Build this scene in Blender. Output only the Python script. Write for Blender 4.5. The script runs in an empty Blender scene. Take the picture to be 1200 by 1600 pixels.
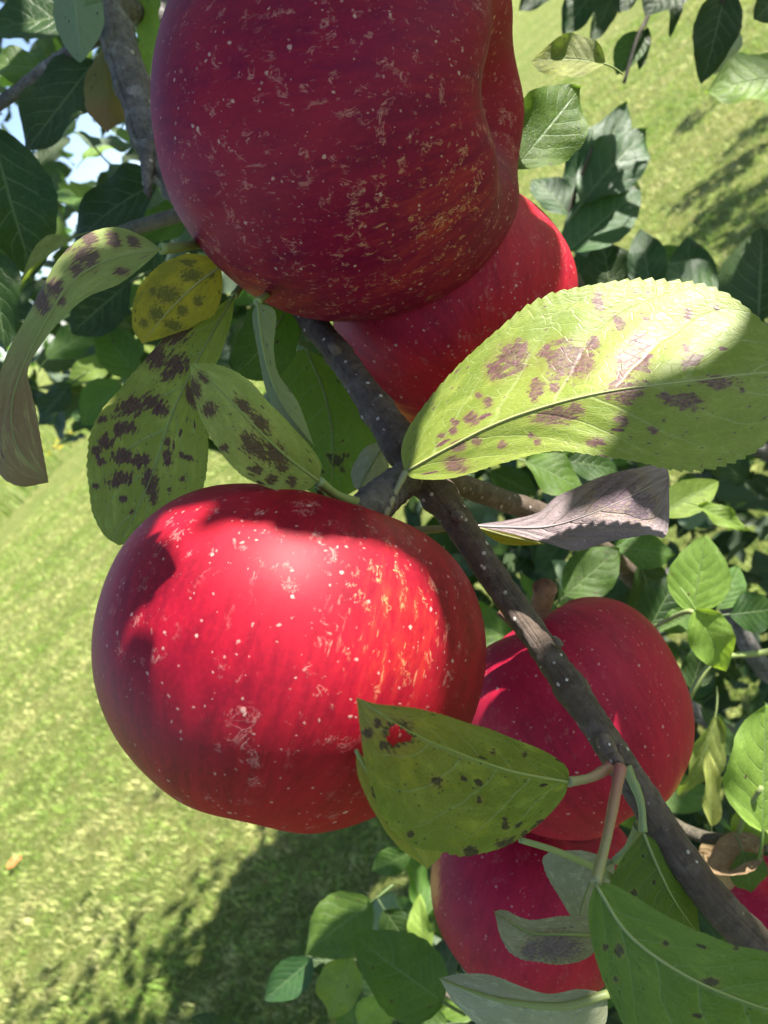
import bpy, bmesh, math, random
import numpy as np
from mathutils import Vector, Matrix, noise as mnoise

random.seed(11); rng = np.random.default_rng(7)
scene = bpy.context.scene
C = scene.collection

# ------------------------------------------------------------------ camera, sky, sun, exposure
W, H, F = 1200.0, 1600.0, 1153.0
CAM_H = 1.45
ROLL, PITCH = math.radians(40.6), math.radians(25.0)
# world axes seen from the camera (x right, y up, z towards the viewer)
up_c = Vector((-math.sin(ROLL) * math.cos(PITCH), math.cos(ROLL) * math.cos(PITCH), math.sin(PITCH)))
fw_c = (Vector((0, 0, -1)) + up_c * math.sin(PITCH)).normalized()
rt_c = fw_c.cross(up_c)
M = Matrix((rt_c, fw_c, up_c))                    # camera -> world
CAM = Vector((0, 0, CAM_H))
cam_data = bpy.data.cameras.new('camera'); cam = bpy.data.objects.new('camera', cam_data); C.objects.link(cam)
cam.matrix_world = Matrix.Translation(CAM) @ M.to_4x4()
cam_data.sensor_fit = 'VERTICAL'; cam_data.sensor_height = 36.0; cam_data.lens = F * 36.0 / H
cam_data.clip_start = 0.005; cam_data.clip_end = 2000
cam_data.dof.use_dof = True; cam_data.dof.focus_distance = 0.165; cam_data.dof.aperture_fstop = 24.0
scene.camera = cam

SUN_C = Vector((0.12, 0.92, 0.36)).normalized()   # towards the sun, camera axes
SUN = (M @ SUN_C).normalized()
world = bpy.data.worlds.new('World'); scene.world = world; world.use_nodes = True
wn = world.node_tree.nodes; wl = world.node_tree.links
sky = wn.new('ShaderNodeTexSky'); sky.sky_type = 'NISHITA'; sky.sun_disc = False
sky.sun_elevation = math.asin(SUN.z); sky.sun_rotation = math.atan2(SUN.x, SUN.y)
sky.altitude = 200; sky.air_density = 0.75; sky.dust_density = 1.0; sky.ozone_density = 0.3
bgn = wn['Background']; bgn.inputs['Strength'].default_value = 0.078
wl.new(sky.outputs[0], bgn.inputs['Color'])
sd = bpy.data.lights.new('sun', 'SUN'); sd.energy = 5.0; sd.angle = math.radians(0.53); sd.color = (1.0, 0.95, 0.87)
so = bpy.data.objects.new('sun', sd); C.objects.link(so)
so.rotation_euler = SUN.to_track_quat('Z', 'Y').to_euler(); so.location = (0, 0, 6)
scene.view_settings.view_transform = 'Standard'; scene.view_settings.look = 'None'
scene.view_settings.gamma = 1.0; scene.view_settings.exposure = 2.05
scene.render.engine = 'CYCLES'
scene.cycles.use_denoising = True
scene.cycles.max_bounces = 10; scene.cycles.transmission_bounces = 6; scene.cycles.diffuse_bounces = 5

# ------------------------------------------------------------------ helpers
def c2w(v): return M @ Vector(v) + CAM
def P(px, py, d): return c2w(((px - W / 2) / F * d, (H / 2 - py) / F * d, -d))
def pix(p):
    q = M.transposed() @ (Vector(p) - CAM)
    if q.z > -1e-4: return (1e6, 1e6, q.z)
    return (W / 2 + q.x / -q.z * F, H / 2 - q.y / -q.z * F, -q.z)
def tag(o, label=None, cat=None, group=None, kind=None):
    if label: o['label'] = label
    if cat: o['category'] = cat
    if group: o['group'] = group
    if kind: o['kind'] = kind
    return o
def obj(name, me, mat=None, parent=None):
    o = bpy.data.objects.new(name, me); C.objects.link(o)
    if mat and not me.materials: me.materials.append(mat)
    if parent:
        o.parent = parent; bpy.context.view_layer.update()
        o.matrix_parent_inverse = Matrix.Translation(-parent.location)
    return o
def empty(name, loc):
    o = bpy.data.objects.new(name, None); o.empty_display_size = 0.02; C.objects.link(o); o.location = loc
    return o
def mesh(name, verts, faces, uvs=None, smooth=True):
    me = bpy.data.meshes.new(name); me.from_pydata([tuple(v) for v in verts], [], faces)
    if uvs is not None:
        ul = me.uv_layers.new(name='UVMap')
        idx = np.empty(len(me.loops), dtype=np.int32); me.loops.foreach_get('vertex_index', idx)
        ul.data.foreach_set('uv', np.asarray(uvs, dtype=np.float32)[idx].ravel())
    if smooth: me.polygons.foreach_set('use_smooth', [True] * len(me.polygons))
    me.update(); return me
def attr(me, name, vals):
    a = me.attributes.new(name, 'FLOAT', 'POINT'); a.data.foreach_set('value', np.asarray(vals, dtype=np.float32))
def spline(pts, n):
    """centripetal-ish Catmull-Rom through pts, n samples by arc length"""
    p = np.array(pts, dtype=float)
    if len(p) == 2: p = np.vstack([p[0], p.mean(0), p[1]])
    q = np.vstack([2 * p[0] - p[1], p, 2 * p[-1] - p[-2]])
    out = []
    for i in range(1, len(q) - 2):
        for t in np.linspace(0, 1, 24, endpoint=False):
            a, b, c, d = q[i - 1], q[i], q[i + 1], q[i + 2]
            out.append(0.5 * (2 * b + (c - a) * t + (2 * a - 5 * b + 4 * c - d) * t * t + (3 * b - a - 3 * c + d) * t ** 3))
    out.append(p[-1]); out = np.array(out)
    s = np.r_[0, np.cumsum(np.linalg.norm(np.diff(out, axis=0), axis=1))]
    u = np.linspace(0, s[-1], n)
    return np.stack([np.interp(u, s, out[:, k]) for k in range(p.shape[1])], 1)
def tube(pts, radii, seg=14, n=None, bump=0.0, bscale=300, rings=None, cap=True):
    """tapered tube along world points; rings = list of (t, extra radius, width)"""
    n = n or max(6, 6 * len(pts))
    c = spline(pts, n); r = np.interp(np.linspace(0, 1, n), np.linspace(0, 1, len(radii)), radii)
    vs, fs, uv = [], [], []
    prev = None
    for i in range(n):
        t = Vector(c[min(i + 1, n - 1)] - c[max(i - 1, 0)]).normalized()
        if prev is None: a = t.orthogonal().normalized()
        else: a = (prev - t * prev.dot(t)).normalized()
        prev = a; b = t.cross(a)
        extra = 0
        if rings:
            for (rt, re, rw) in rings: extra += re * math.exp(-((i / (n - 1) - rt) / rw) ** 2)
        for k in range(seg):
            th = 2 * math.pi * k / seg
            dirv = a * math.cos(th) + b * math.sin(th)
            p = Vector(c[i]) + dirv * (r[i] + extra)
            if bump: p += dirv * bump * (mnoise.noise(p * bscale) + 0.5 * mnoise.noise(p * bscale * 2.3))
            vs.append(p); uv.append((k / seg, i / (n - 1)))
    for i in range(n - 1):
        for k in range(seg):
            k2 = (k + 1) % seg
            fs.append((i * seg + k, i * seg + k2, (i + 1) * seg + k2, (i + 1) * seg + k))
    if cap:
        fs.append(tuple(range(seg - 1, -1, -1))); fs.append(tuple((n - 1) * seg + k for k in range(seg)))
    return mesh('tube', vs, fs, uv)
def ptube(pp, rr, **k): return tube([P(*p) for p in pp], rr, **k)

# ------------------------------------------------------------------ node helpers
class NT:
    def __init__(s, name):
        s.m = bpy.data.materials.new(name); s.m.use_nodes = True
        s.t = s.m.node_tree; s.n = s.t.nodes; s.l = s.t.links
        for x in list(s.n): s.n.remove(x)
        s.out = s.n.new('ShaderNodeOutputMaterial')
    def put(s, sock, v):
        if hasattr(v, 'is_output'): s.l.new(v, sock)
        elif isinstance(v, (tuple, list)) and len(v) == 3 and sock.type == 'RGBA': sock.default_value = (*v, 1)
        elif sock.type == 'RGBA' and isinstance(v, (int, float)): sock.default_value = (v, v, v, 1)
        else: sock.default_value = v
    def math(s, op, a, b=0.0, c=0.0, clamp=False):
        n = s.n.new('ShaderNodeMath'); n.operation = op; n.use_clamp = clamp
        s.put(n.inputs[0], a); s.put(n.inputs[1], b); s.put(n.inputs[2], c); return n.outputs[0]
    def step(s, v, lo, hi, a=0.0, b=1.0):
        n = s.n.new('ShaderNodeMapRange'); n.interpolation_type = 'SMOOTHSTEP'
        for i, x in enumerate((v, lo, hi, a, b)): s.put(n.inputs[i], x)
        return n.outputs[0]
    def mix(s, f, a, b, mode='MIX'):
        n = s.n.new('ShaderNodeMix'); n.data_type = 'RGBA'; n.blend_type = mode
        s.put(n.inputs[0], f); s.put(n.inputs[6], a); s.put(n.inputs[7], b); return n.outputs[2]
    def noise(s, vec, scale, detail=3.0, rough=0.55, dist=0.0):
        n = s.n.new('ShaderNodeTexNoise')
        if vec is not None: s.l.new(vec, n.inputs['Vector'])
        n.inputs['Scale'].default_value = scale; n.inputs['Detail'].default_value = detail
        n.inputs['Roughness'].default_value = rough; n.inputs['Distortion'].default_value = dist
        return n.outputs[0]
    def voro(s, vec, scale, feature='F1', rnd=1.0):
        n = s.n.new('ShaderNodeTexVoronoi'); n.feature = feature
        if vec is not None: s.l.new(vec, n.inputs['Vector'])
        n.inputs['Scale'].default_value = scale; n.inputs['Randomness'].default_value = rnd
        return n
    def obj(s): return s.n.new('ShaderNodeTexCoord').outputs['Object']
    def uv(s): return s.n.new('ShaderNodeTexCoord').outputs['UV']
    def sep(s, v):
        n = s.n.new('ShaderNodeSeparateXYZ'); s.l.new(v, n.inputs[0]); return n.outputs
    def comb(s, x, y, z):
        n = s.n.new('ShaderNodeCombineXYZ'); s.put(n.inputs[0], x); s.put(n.inputs[1], y); s.put(n.inputs[2], z); return n.outputs[0]
    def vadd(s, a, b):
        n = s.n.new('ShaderNodeVectorMath'); n.operation = 'ADD'; s.put(n.inputs[0], a); s.put(n.inputs[1], b); return n.outputs[0]
    def vscale(s, a, k):
        n = s.n.new('ShaderNodeVectorMath'); n.operation = 'SCALE'; s.put(n.inputs[0], a); s.put(n.inputs['Scale'], k); return n.outputs[0]
    def attr(s, name):
        n = s.n.new('ShaderNodeAttribute'); n.attribute_name = name; return n.outputs['Fac']
    def rand(s): return s.n.new('ShaderNodeObjectInfo').outputs['Random']
    def back(s): return s.n.new('ShaderNodeNewGeometry').outputs['Backfacing']
    def bump(s, h, strength, dist=0.001):
        n = s.n.new('ShaderNodeBump'); s.put(n.inputs['Height'], h); s.put(n.inputs['Strength'], strength); n.inputs['Distance'].default_value = dist
        return n.outputs[0]
    def bsdf(s, col, rough, normal=None, spec=0.5, coat=0.0, coat_r=0.1, sss=0.0):
        n = s.n.new('ShaderNodeBsdfPrincipled'); s.put(n.inputs['Base Color'], col); s.put(n.inputs['Roughness'], rough)
        s.put(n.inputs['Specular IOR Level'], spec); n.inputs['Coat Weight'].default_value = coat; n.inputs['Coat Roughness'].default_value = coat_r
        if normal is not None: s.l.new(normal, n.inputs['Normal'])
        return n.outputs[0]
    def done(s, sh): s.l.new(sh, s.out.inputs['Surface']); return s.m

# ------------------------------------------------------------------ materials
def leaf_material(name, top, top2, under, glow, glowmix=0.35, spot=0.0, spotcol=(0.045, 0.018, 0.022), rough=0.42, vein=(0.2, 0.26, 0.12),
                  crinkle=0.4, yellow=0.0, yellowcol=(0.42, 0.32, 0.02), tip=None, spec=0.25, veinmix=0.5, grain=0.78, speck=0.0, urough=0.75, fuzz=0.0):
    s = NT(name); uv = s.uv(); sx = s.sep(uv); u = sx[0]; v = s.math('SUBTRACT', s.math('MULTIPLY', sx[1], 2.0), 1.0)
    av = s.math('ABSOLUTE', v); r = s.rand()
    off = s.comb(s.math('MULTIPLY', r, 37.0), s.math('MULTIPLY', r, 91.0), s.math('MULTIPLY', r, 13.0))
    co = s.vadd(s.comb(s.math('MULTIPLY', u, 2.0), v, 0.0), off)
    # midrib and curved lateral veins
    wob = s.math('MULTIPLY', s.math('SUBTRACT', s.noise(co, 2.2, 2.0), 0.5), 0.55)
    side = s.math('MULTIPLY', s.math('GREATER_THAN', v, 0.0), 0.43)
    w = s.math('ADD', s.math('SUBTRACT', s.math('MULTIPLY', u, 6.5), s.math('MULTIPLY', s.math('POWER', av, 1.25), 2.0)), s.math('ADD', wob, side))
    tri = s.math('ABSOLUTE', s.math('SUBTRACT', s.math('FRACT', w), 0.5))
    lat = s.step(tri, s.math('SUBTRACT', 0.075, s.math('MULTIPLY', av, 0.045)), 0.0)
    soft = s.step(tri, 0.5, 0.0)
    lat = s.math('MULTIPLY', lat, s.step(av, 0.98, 0.5, 0.15, 1.0))
    mid = s.step(av, 0.05, 0.015)
    veins = s.math('MAXIMUM', mid, lat)
    net = s.voro(co, 13.0, 'DISTANCE_TO_EDGE').outputs['Distance']
    netl = s.step(net, 0.06, 0.0)
    # colour
    n1 = s.noise(co, 1.7, 3.0); n2 = s.noise(co, 9.0, 4.0, 0.65)
    col = s.mix(s.step(n1, 0.35, 0.68), top, top2)
    col = s.mix(s.math('MULTIPLY', s.step(n2, 0.45, 0.75), 0.35), col, tuple(c * 1.5 for c in top2))
    hv = s.n.new('ShaderNodeHueSaturation'); s.put(hv.inputs['Hue'], s.step(r, 0.0, 1.0, 0.485, 0.515)); s.put(hv.inputs['Value'], s.step(s.math('FRACT', s.math('MULTIPLY', r, 7.3)), 0, 1, 0.75, 1.3))
    s.put(hv.inputs['Color'], col); hv.inputs['Fac'].default_value = 1; col = hv.outputs[0]
    if yellow: col = s.mix(s.math('MULTIPLY', s.step(s.noise(co, 2.6, 4.0, 0.6), 0.62 - yellow * 0.4, 0.72 - yellow * 0.2), 0.9), col, yellowcol)
    if tip: col = s.mix(s.step(s.math('ADD', u, s.math('MULTIPLY', s.math('SUBTRACT', n2, 0.5), 0.25)), tip[0], tip[1]), col, tip[2])
    col = s.mix(s.math('MULTIPLY', veins, veinmix), col, vein)
    col = s.mix(s.math('MULTIPLY', netl, 0.22), col, vein)
    n5 = s.noise(co, 55.0, 3.0, 0.7); col = s.mix(s.math('MULTIPLY', s.step(n5, 0.35, 0.7), 0.28), col, tuple(c * 0.45 for c in top)); col = s.mix(s.math('MULTIPLY', s.step(s.noise(co, 4.5, 4.0, 0.65), 0.5, 0.72), 0.35), col, tuple(c * 1.6 + 0.01 for c in top2))
    # blotches placed on this leaf + scattered specks
    nn = s.noise(s.vscale(co, 1.0), 16.0, 4.0, 0.65)
    bl = s.math('ADD', s.attr('blotch'), s.math('MULTIPLY', s.math('SUBTRACT', nn, 0.5), 2.1))
    blm = s.math('MULTIPLY', s.math('MULTIPLY', s.step(bl, 0.44, 0.66), s.step(s.noise(co, 46.0, 3.0, 0.75), 0.34, 0.60, grain, 1.0)), s.step(s.attr('blotch'), 0.02, 0.2))
    if spot:
        vv = s.voro(s.vadd(co, s.vscale(s.comb(s.math('SUBTRACT', nn, 0.5), s.math('SUBTRACT', n2, 0.5), 0.0), 0.10)), 9.0)
        size = s.step(s.sep(vv.outputs['Color'])[0], 1.0 - spot, 1.0, 0.0, 0.42)
        blm = s.math('MAXIMUM', blm, s.step(vv.outputs['Distance'], size, s.math('MULTIPLY', size, 0.72)))
    if speck:
        v2 = s.voro(co, 30.0); sz = s.step(s.sep(v2.outputs['Color'])[1], 1.0 - speck, 1.0, 0.0, 0.4)
        blm = s.math('MAXIMUM', blm, s.math('MULTIPLY', s.step(v2.outputs['Distance'], sz, s.math('MULTIPLY', sz, 0.6)), 0.85))
    blm = s.math('MULTIPLY', blm, 0.93)
    col = s.mix(s.math('MULTIPLY', s.step(s.attr('blotch'), 0.05, 0.5), 0.35), col, (0.20, 0.15, 0.05))
    col = s.mix(blm, col, s.mix(s.step(s.noise(co, 24.0, 4.0, 0.7), 0.3, 0.7), spotcol, tuple(min(1, c * 2.6) for c in spotcol)))
    und = s.mix(s.math('MULTIPLY', veins, 0.45), s.mix(n2, under, tuple(c * 0.72 for c in under)), tuple(min(1, c * 1.5) for c in under))
    und = s.mix(s.math('MULTIPLY', blm, 0.8), und, spotcol)
    if tip: und = s.mix(s.step(u, tip[0], tip[1]), und, tuple(c * 1.2 for c in tip[2]))
    bk = s.back()
    base = s.mix(bk, col, und)
    hgt = s.math('ADD', s.math('MULTIPLY', veins, -0.8), s.math('ADD', s.math('MULTIPLY', soft, -0.35), s.math('ADD', s.math('MULTIPLY', netl, -0.2), s.math('MULTIPLY', s.noise(co, 34.0, 3.0), 0.5))))
    nrm = s.bump(hgt, crinkle, 0.0012)
    ro = s.mix(bk, s.math('ADD', rough, s.math('MULTIPLY', s.math('SUBTRACT', n2, 0.5), 0.25)), urough)
    sh = s.bsdf(base, ro, nrm, spec)
    tr = s.n.new('ShaderNodeBsdfTranslucent'); s.put(tr.inputs['Color'], s.mix(blm, s.mix(s.math('MULTIPLY', veins, 0.3), glow, tuple(c * 0.6 for c in glow)), spotcol)); s.l.new(nrm, tr.inputs['Normal'])
    ms = s.n.new('ShaderNodeMixShader'); ms.inputs[0].default_value = glowmix; s.l.new(sh, ms.inputs[1]); s.l.new(tr.outputs[0], ms.inputs[2])
    return s.done(ms.outputs[0])

UND = (0.20, 0.26, 0.17)
ML = {
 'green': leaf_material('leaf_green', (0.040, 0.080, 0.014), (0.062, 0.115, 0.02), UND, (0.14, 0.30, 0.02), 0.33, spot=0.05, speck=0.05),
 'shaded': leaf_material('leaf_green_shaded', (0.014, 0.034, 0.008), (0.022, 0.048, 0.010), (0.10, 0.14, 0.09), (0.06, 0.14, 0.012), 0.25, rough=0.36),  # darker copy of the green leaf; background shade is put into its colour
 'gloss': leaf_material('leaf_glossy', (0.018, 0.048, 0.015), (0.028, 0.068, 0.018), UND, (0.08, 0.2, 0.02), 0.22, rough=0.40, spec=0.36),
 'fresh': leaf_material('leaf_fresh', (0.13, 0.205, 0.035), (0.18, 0.26, 0.05), UND, (0.30, 0.46, 0.03), 0.38, rough=0.36, spot=0.04, speck=0.04),
 'lime': leaf_material('leaf_lime_blotched', (0.145, 0.18, 0.026), (0.205, 0.23, 0.042), UND, (0.27, 0.33, 0.03), 0.33, spotcol=(0.075, 0.03, 0.04), spot=0.10, grain=0.5, crinkle=0.2, rough=0.46, vein=(0.42, 0.48, 0.2), speck=0.16, spec=0.33, veinmix=0.4),
 'olive': leaf_material('leaf_olive_spotted', (0.18, 0.21, 0.045), (0.25, 0.28, 0.075), (0.24, 0.29, 0.14), (0.22, 0.32, 0.03), 0.33, spot=0.18, speck=0.16, spotcol=(0.04, 0.018, 0.018), vein=(0.26, 0.34, 0.17), rough=0.5),
 'blotch': leaf_material('leaf_heavily_blotched', (0.19, 0.24, 0.045), (0.26, 0.31, 0.075), UND, (0.28, 0.4, 0.03), 0.33, spot=0.20, speck=0.34, spotcol=(0.045, 0.014, 0.026), vein=(0.27, 0.38, 0.2), rough=0.5),
 'front': leaf_material('leaf_olive_black_specks', (0.12, 0.17, 0.026), (0.17, 0.22, 0.04), (0.22, 0.28, 0.12), (0.26, 0.36, 0.03), 0.33, spot=0.13, speck=0.24, spotcol=(0.02, 0.014, 0.014), vein=(0.22, 0.3, 0.14), rough=0.45, yellow=0.25, yellowcol=(0.2, 0.23, 0.03)),
 'plain': leaf_material('leaf_mid_green', (0.065, 0.12, 0.016), (0.095, 0.155, 0.022), UND, (0.2, 0.36, 0.03), 0.33, spot=0.05, speck=0.05, spotcol=(0.025, 0.02, 0.014), vein=(0.2, 0.3, 0.13), rough=0.42, veinmix=0.45),
 'yellow': leaf_material('leaf_yellowing', (0.30, 0.27, 0.02), (0.40, 0.34, 0.03), (0.34, 0.3, 0.06), (0.5, 0.42, 0.02), 0.38, yellow=0.35, yellowcol=(0.16, 0.19, 0.025), spot=0.2, speck=0.3, spotcol=(0.085, 0.085, 0.018), vein=(0.45, 0.42, 0.12), rough=0.55),
 'brown': leaf_material('leaf_half_brown', (0.19, 0.24, 0.075), (0.26, 0.30, 0.09), (0.2, 0.17, 0.07), (0.3, 0.3, 0.04), 0.28, spot=0.06, speck=0.1, spotcol=(0.06, 0.028, 0.035), vein=(0.3, 0.3, 0.14), rough=0.6, tip=(0.42, 0.72, (0.19, 0.10, 0.055))),
 'purple': leaf_material('leaf_purple_grey', (0.20, 0.155, 0.165), (0.25, 0.20, 0.205), (0.3, 0.24, 0.05), (0.2, 0.12, 0.1), 0.15, vein=(0.36, 0.3, 0.28), rough=0.55, crinkle=0.7, spotcol=(0.10, 0.07, 0.09), veinmix=0.5),
 'dry': leaf_material('leaf_dry_curled', (0.34, 0.34, 0.20), (0.42, 0.42, 0.27), (0.22, 0.24, 0.16), (0.2, 0.2, 0.08), 0.2, spot=0.1, spotcol=(0.09, 0.07, 0.075), vein=(0.3, 0.32, 0.2), rough=0.65, crinkle=0.6),
 'grey': leaf_material('leaf_grey_underside', (0.32, 0.33, 0.20), (0.38, 0.39, 0.25), (0.06, 0.12, 0.03), (0.18, 0.28, 0.05), 0.25, speck=0.05, vein=(0.34, 0.38, 0.28), rough=0.8, spec=0.2, veinmix=0.6),
 'tan': leaf_material('leaf_tan_dry', (0.26, 0.17, 0.09), (0.34, 0.24, 0.13), (0.3, 0.2, 0.12), (0.3, 0.15, 0.04), 0.3, vein=(0.38, 0.28, 0.17), rough=0.7, crinkle=0.5),
}
def bark_material(name, a, b, c, lent=0.5, rough=0.75, lscale=260.0, flake=0.5):
    s = NT(name); o = s.obj(); n1 = s.noise(o, 60.0, 5.0, 0.6); n2 = s.noise(o, 420.0, 5.0, 0.7); n3 = s.noise(o, 150.0, 4.0, 0.6)
    col = s.mix(s.step(n1, 0.35, 0.65), a, b); col = s.mix(s.math('MULTIPLY', s.step(n3, 0.52, 0.66), flake), col, c)
    col = s.mix(s.math('MULTIPLY', s.step(n2, 0.55, 0.35), 0.5), col, tuple(x * 0.35 for x in a))
    vv = s.voro(s.vadd(o, s.vscale(s.n.new('ShaderNodeTexNoise').outputs['Color'], 0.0)), lscale)
    sz = s.step(s.sep(vv.outputs['Color'])[0], 1.0 - lent, 1.0, 0.0, 0.30); lm = s.step(vv.outputs['Distance'], sz, s.math('MULTIPLY', sz, 0.6))
    col = s.mix(lm, col, (0.62, 0.56, 0.5))
    sx = s.sep(s.uv()); along = s.noise(s.comb(s.math('MULTIPLY', sx[0], 26.0), s.math('MULTIPLY', sx[1], 7.0), 0.0), 1.6, 5.0, 0.7); across = s.noise(s.comb(s.math('MULTIPLY', sx[0], 3.0), s.math('MULTIPLY', sx[1], 70.0), 0.0), 1.5, 5.0, 0.7)
    col = s.mix(s.math('MULTIPLY', s.step(along, 0.52, 0.38), 0.22), col, tuple(x * 0.3 for x in a)); col = s.mix(s.math('MULTIPLY', s.step(across, 0.55, 0.72), 0.45), col, c)
    h = s.math('ADD', s.math('MULTIPLY', n2, 0.7), s.math('ADD', s.math('MULTIPLY', n3, 1.0), s.math('ADD', s.math('MULTIPLY', lm, 0.6), s.math('ADD', s.math('MULTIPLY', along, 1.3), s.math('MULTIPLY', across, 1.0)))))
    return s.done(s.bsdf(col, rough, s.bump(h, 0.9, 0.0013), 0.3))
MB = {
 'limb': bark_material('bark_young', (0.095, 0.066, 0.050), (0.14, 0.102, 0.078), (0.20, 0.16, 0.13), lent=0.6, rough=0.6, lscale=420),
 'old': bark_material('bark_grey', (0.10, 0.09, 0.085), (0.20, 0.185, 0.18), (0.30, 0.285, 0.28), lent=0.05, flake=0.8),
 'spur': bark_material('bark_spur', (0.14, 0.115, 0.095), (0.24, 0.21, 0.18), (0.34, 0.30, 0.26), lent=0.1),
 'twig': bark_material('bark_twig', (0.10, 0.085, 0.06), (0.15, 0.13, 0.09), (0.2, 0.18, 0.13), lent=0.1, rough=0.6),
 'stub': bark_material('stub_bark', (0.28, 0.13, 0.075), (0.38, 0.19, 0.11), (0.45, 0.29, 0.19), lent=0.0),
}
def stalk_material(name, a, b):
    s = NT(name); sx = s.sep(s.uv()); n = s.noise(s.obj(), 300.0, 3.0)
    col = s.mix(s.math('ADD', sx[1], s.math('MULTIPLY', s.math('SUBTRACT', n, 0.5), 0.5)), a, b)
    return s.done(s.bsdf(col, 0.5, s.bump(n, 0.2, 0.0006), 0.4))
MS = {'green': stalk_material('stalk_green', (0.19, 0.24, 0.085), (0.16, 0.2, 0.07)),
      'pink': stalk_material('stalk_pink', (0.20, 0.21, 0.09), (0.28, 0.10, 0.085)),
      'pale': stalk_material('stalk_pale', (0.22, 0.23, 0.11), (0.20, 0.15, 0.085)),
      'rib': stalk_material('midrib_pale', (0.20, 0.24, 0.085), (0.15, 0.20, 0.04)),
      'ribp': stalk_material('midrib_grey', (0.30, 0.25, 0.25), (0.30, 0.25, 0.24)),
      'riby': stalk_material('midrib_yellow', (0.30, 0.31, 0.12), (0.33, 0.34, 0.12))}

def apple_material(name, dark, mid, bright, gold=(0.62, 0.22, 0.05), russet=0.5, lent=0.8, net=1.0, rough=0.52):
    s = NT(name); o = s.obj(); x = s.sep(o)
    rho = s.math('MAXIMUM', s.math('SQRT', s.math('ADD', s.math('MULTIPLY', x[0], x[0]), s.math('MULTIPLY', x[1], x[1]))), 0.004)
    lon = s.comb(s.math('DIVIDE', x[0], rho), s.math('DIVIDE', x[1], rho), s.math('MULTIPLY', x[2], 7.0))
    st = s.noise(lon, 9.0, 5.0, 0.65); st2 = s.noise(lon, 26.0, 4.0, 0.6); big = s.noise(o, 26.0, 3.0); fine = s.noise(o, 900.0, 2.0)
    g = s.attr('gold'); rs = s.attr('russet')
    col = s.mix(s.step(st, 0.35, 0.68), dark, mid)
    col = s.mix(s.math('MULTIPLY', s.step(s.math('ADD', big, s.math('MULTIPLY', s.math('SUBTRACT', st2, 0.5), 0.4)), 0.42, 0.7), 0.75), col, bright)
    gm = s.step(s.math('ADD', g, s.math('ADD', s.math('MULTIPLY', s.math('SUBTRACT', st, 0.5), 0.9), s.math('MULTIPLY', s.math('SUBTRACT', st2, 0.5), 0.8))), 0.25, 0.95)
    col = s.mix(gm, col, gold)
    # fine mottling of the skin
    col = s.mix(s.math('MULTIPLY', s.step(fine, 0.40, 0.75), 0.30), col, bright)
    col = s.mix(s.math('MULTIPLY', s.step(s.noise(lon, 60.0, 4.0, 0.7), 0.48, 0.72), 0.35), col, dark)
    # broken russet netting: ridge lines of a warped noise, stretched pole to pole
    lw = s.comb(s.math('MULTIPLY', x[0], 1.0), s.math('MULTIPLY', x[1], 1.0), s.math('MULTIPLY', x[2], 0.55))
    def ridge(sc, wdt, dist, det=3.0):
        n = s.noise(lw, sc, det, 0.6, dist)
        return s.step(s.math('ABSOLUTE', s.math('SUBTRACT', n, 0.5)), wdt, 0.0)
    brk = s.noise(o, 260.0, 3.0, 0.6); patch = s.noise(o, 40.0, 3.0, 0.6)
    lim = s.math('SUBTRACT', 0.44, s.math('MULTIPLY', rs, 0.22))
    m1 = s.math('MULTIPLY', ridge(240.0, 0.035, 1.2), s.math('MULTIPLY', s.step(brk, 0.54, 0.62), s.step(patch, lim, s.math('ADD', lim, 0.1))))
    m2 = s.math('MULTIPLY', ridge(520.0, 0.05, 0.7), s.math('MULTIPLY', s.step(brk, 0.57, 0.66), s.step(patch, s.math('SUBTRACT', lim, 0.04), s.math('ADD', lim, 0.1))))
    m3 = s.math('MULTIPLY', s.step(s.noise(s.comb(s.math('MULTIPLY', x[0], 1.0), x[1], s.math('MULTIPLY', x[2], 0.3)), 620.0, 3.0, 0.65), 0.60, 0.72), s.step(s.math('ADD', rs, s.math('MULTIPLY', s.math('SUBTRACT', patch, 0.5), 1.2)), 0.25, 0.85))
    netm = s.math('MULTIPLY', s.math('MAXIMUM', s.math('MAXIMUM', m1, s.math('MULTIPLY', m2, 0.6)), s.math('MULTIPLY', m3, 0.75)), net)
    # lenticels, a little ragged
    wn_ = s.n.new('ShaderNodeTexNoise'); s.l.new(o, wn_.inputs['Vector']); wn_.inputs['Scale'].default_value = 900.0; wn_.inputs['Detail'].default_value = 3.0
    ow = s.vadd(o, s.vscale(s.vadd(wn_.outputs['Color'], (-0.5, -0.5, -0.5)), 0.0011))
    def dots(sc, frac, rmax):
        vv = s.voro(ow, sc); sz = s.step(s.math('POWER', s.sep(vv.outputs['Color'])[0], 2.0), 1.0 - frac, 1.0, 0.02, rmax)
        return s.step(vv.outputs['Distance'], sz, s.math('MULTIPLY', sz, 0.55))
    lm = s.math('MAXIMUM', s.math('MULTIPLY', dots(330.0, 1.0, 0.20), lent), s.math('MULTIPLY', dots(620.0, 1.0, 0.24), lent * 0.7))
    rcol = s.mix(s.math('MULTIPLY', s.step(g, 0.1, 0.5), 0.7), (0.40, 0.17, 0.15), (0.58, 0.32, 0.09))
    col = s.mix(s.math('MULTIPLY', netm, 0.72), col, rcol)
    col = s.mix(s.math('MULTIPLY', lm, 0.85), col, (0.52, 0.32, 0.27))
    h = s.math('ADD', s.math('MULTIPLY', lm, 0.5), s.math('ADD', s.math('MULTIPLY', netm, 0.4), s.math('ADD', s.math('MULTIPLY', fine, 0.10), s.math('MULTIPLY', s.noise(o, 130.0, 2.0), 0.35))))
    ro = s.math('ADD', s.math('ADD', rough, s.math('MULTIPLY', netm, 0.2)), s.math('MULTIPLY', s.math('SUBTRACT', big, 0.5), 0.12))
    return s.done(s.bsdf(col, ro, s.bump(h, 0.22, 0.0006), 0.16, coat=0.0, coat_r=0.12))

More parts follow.
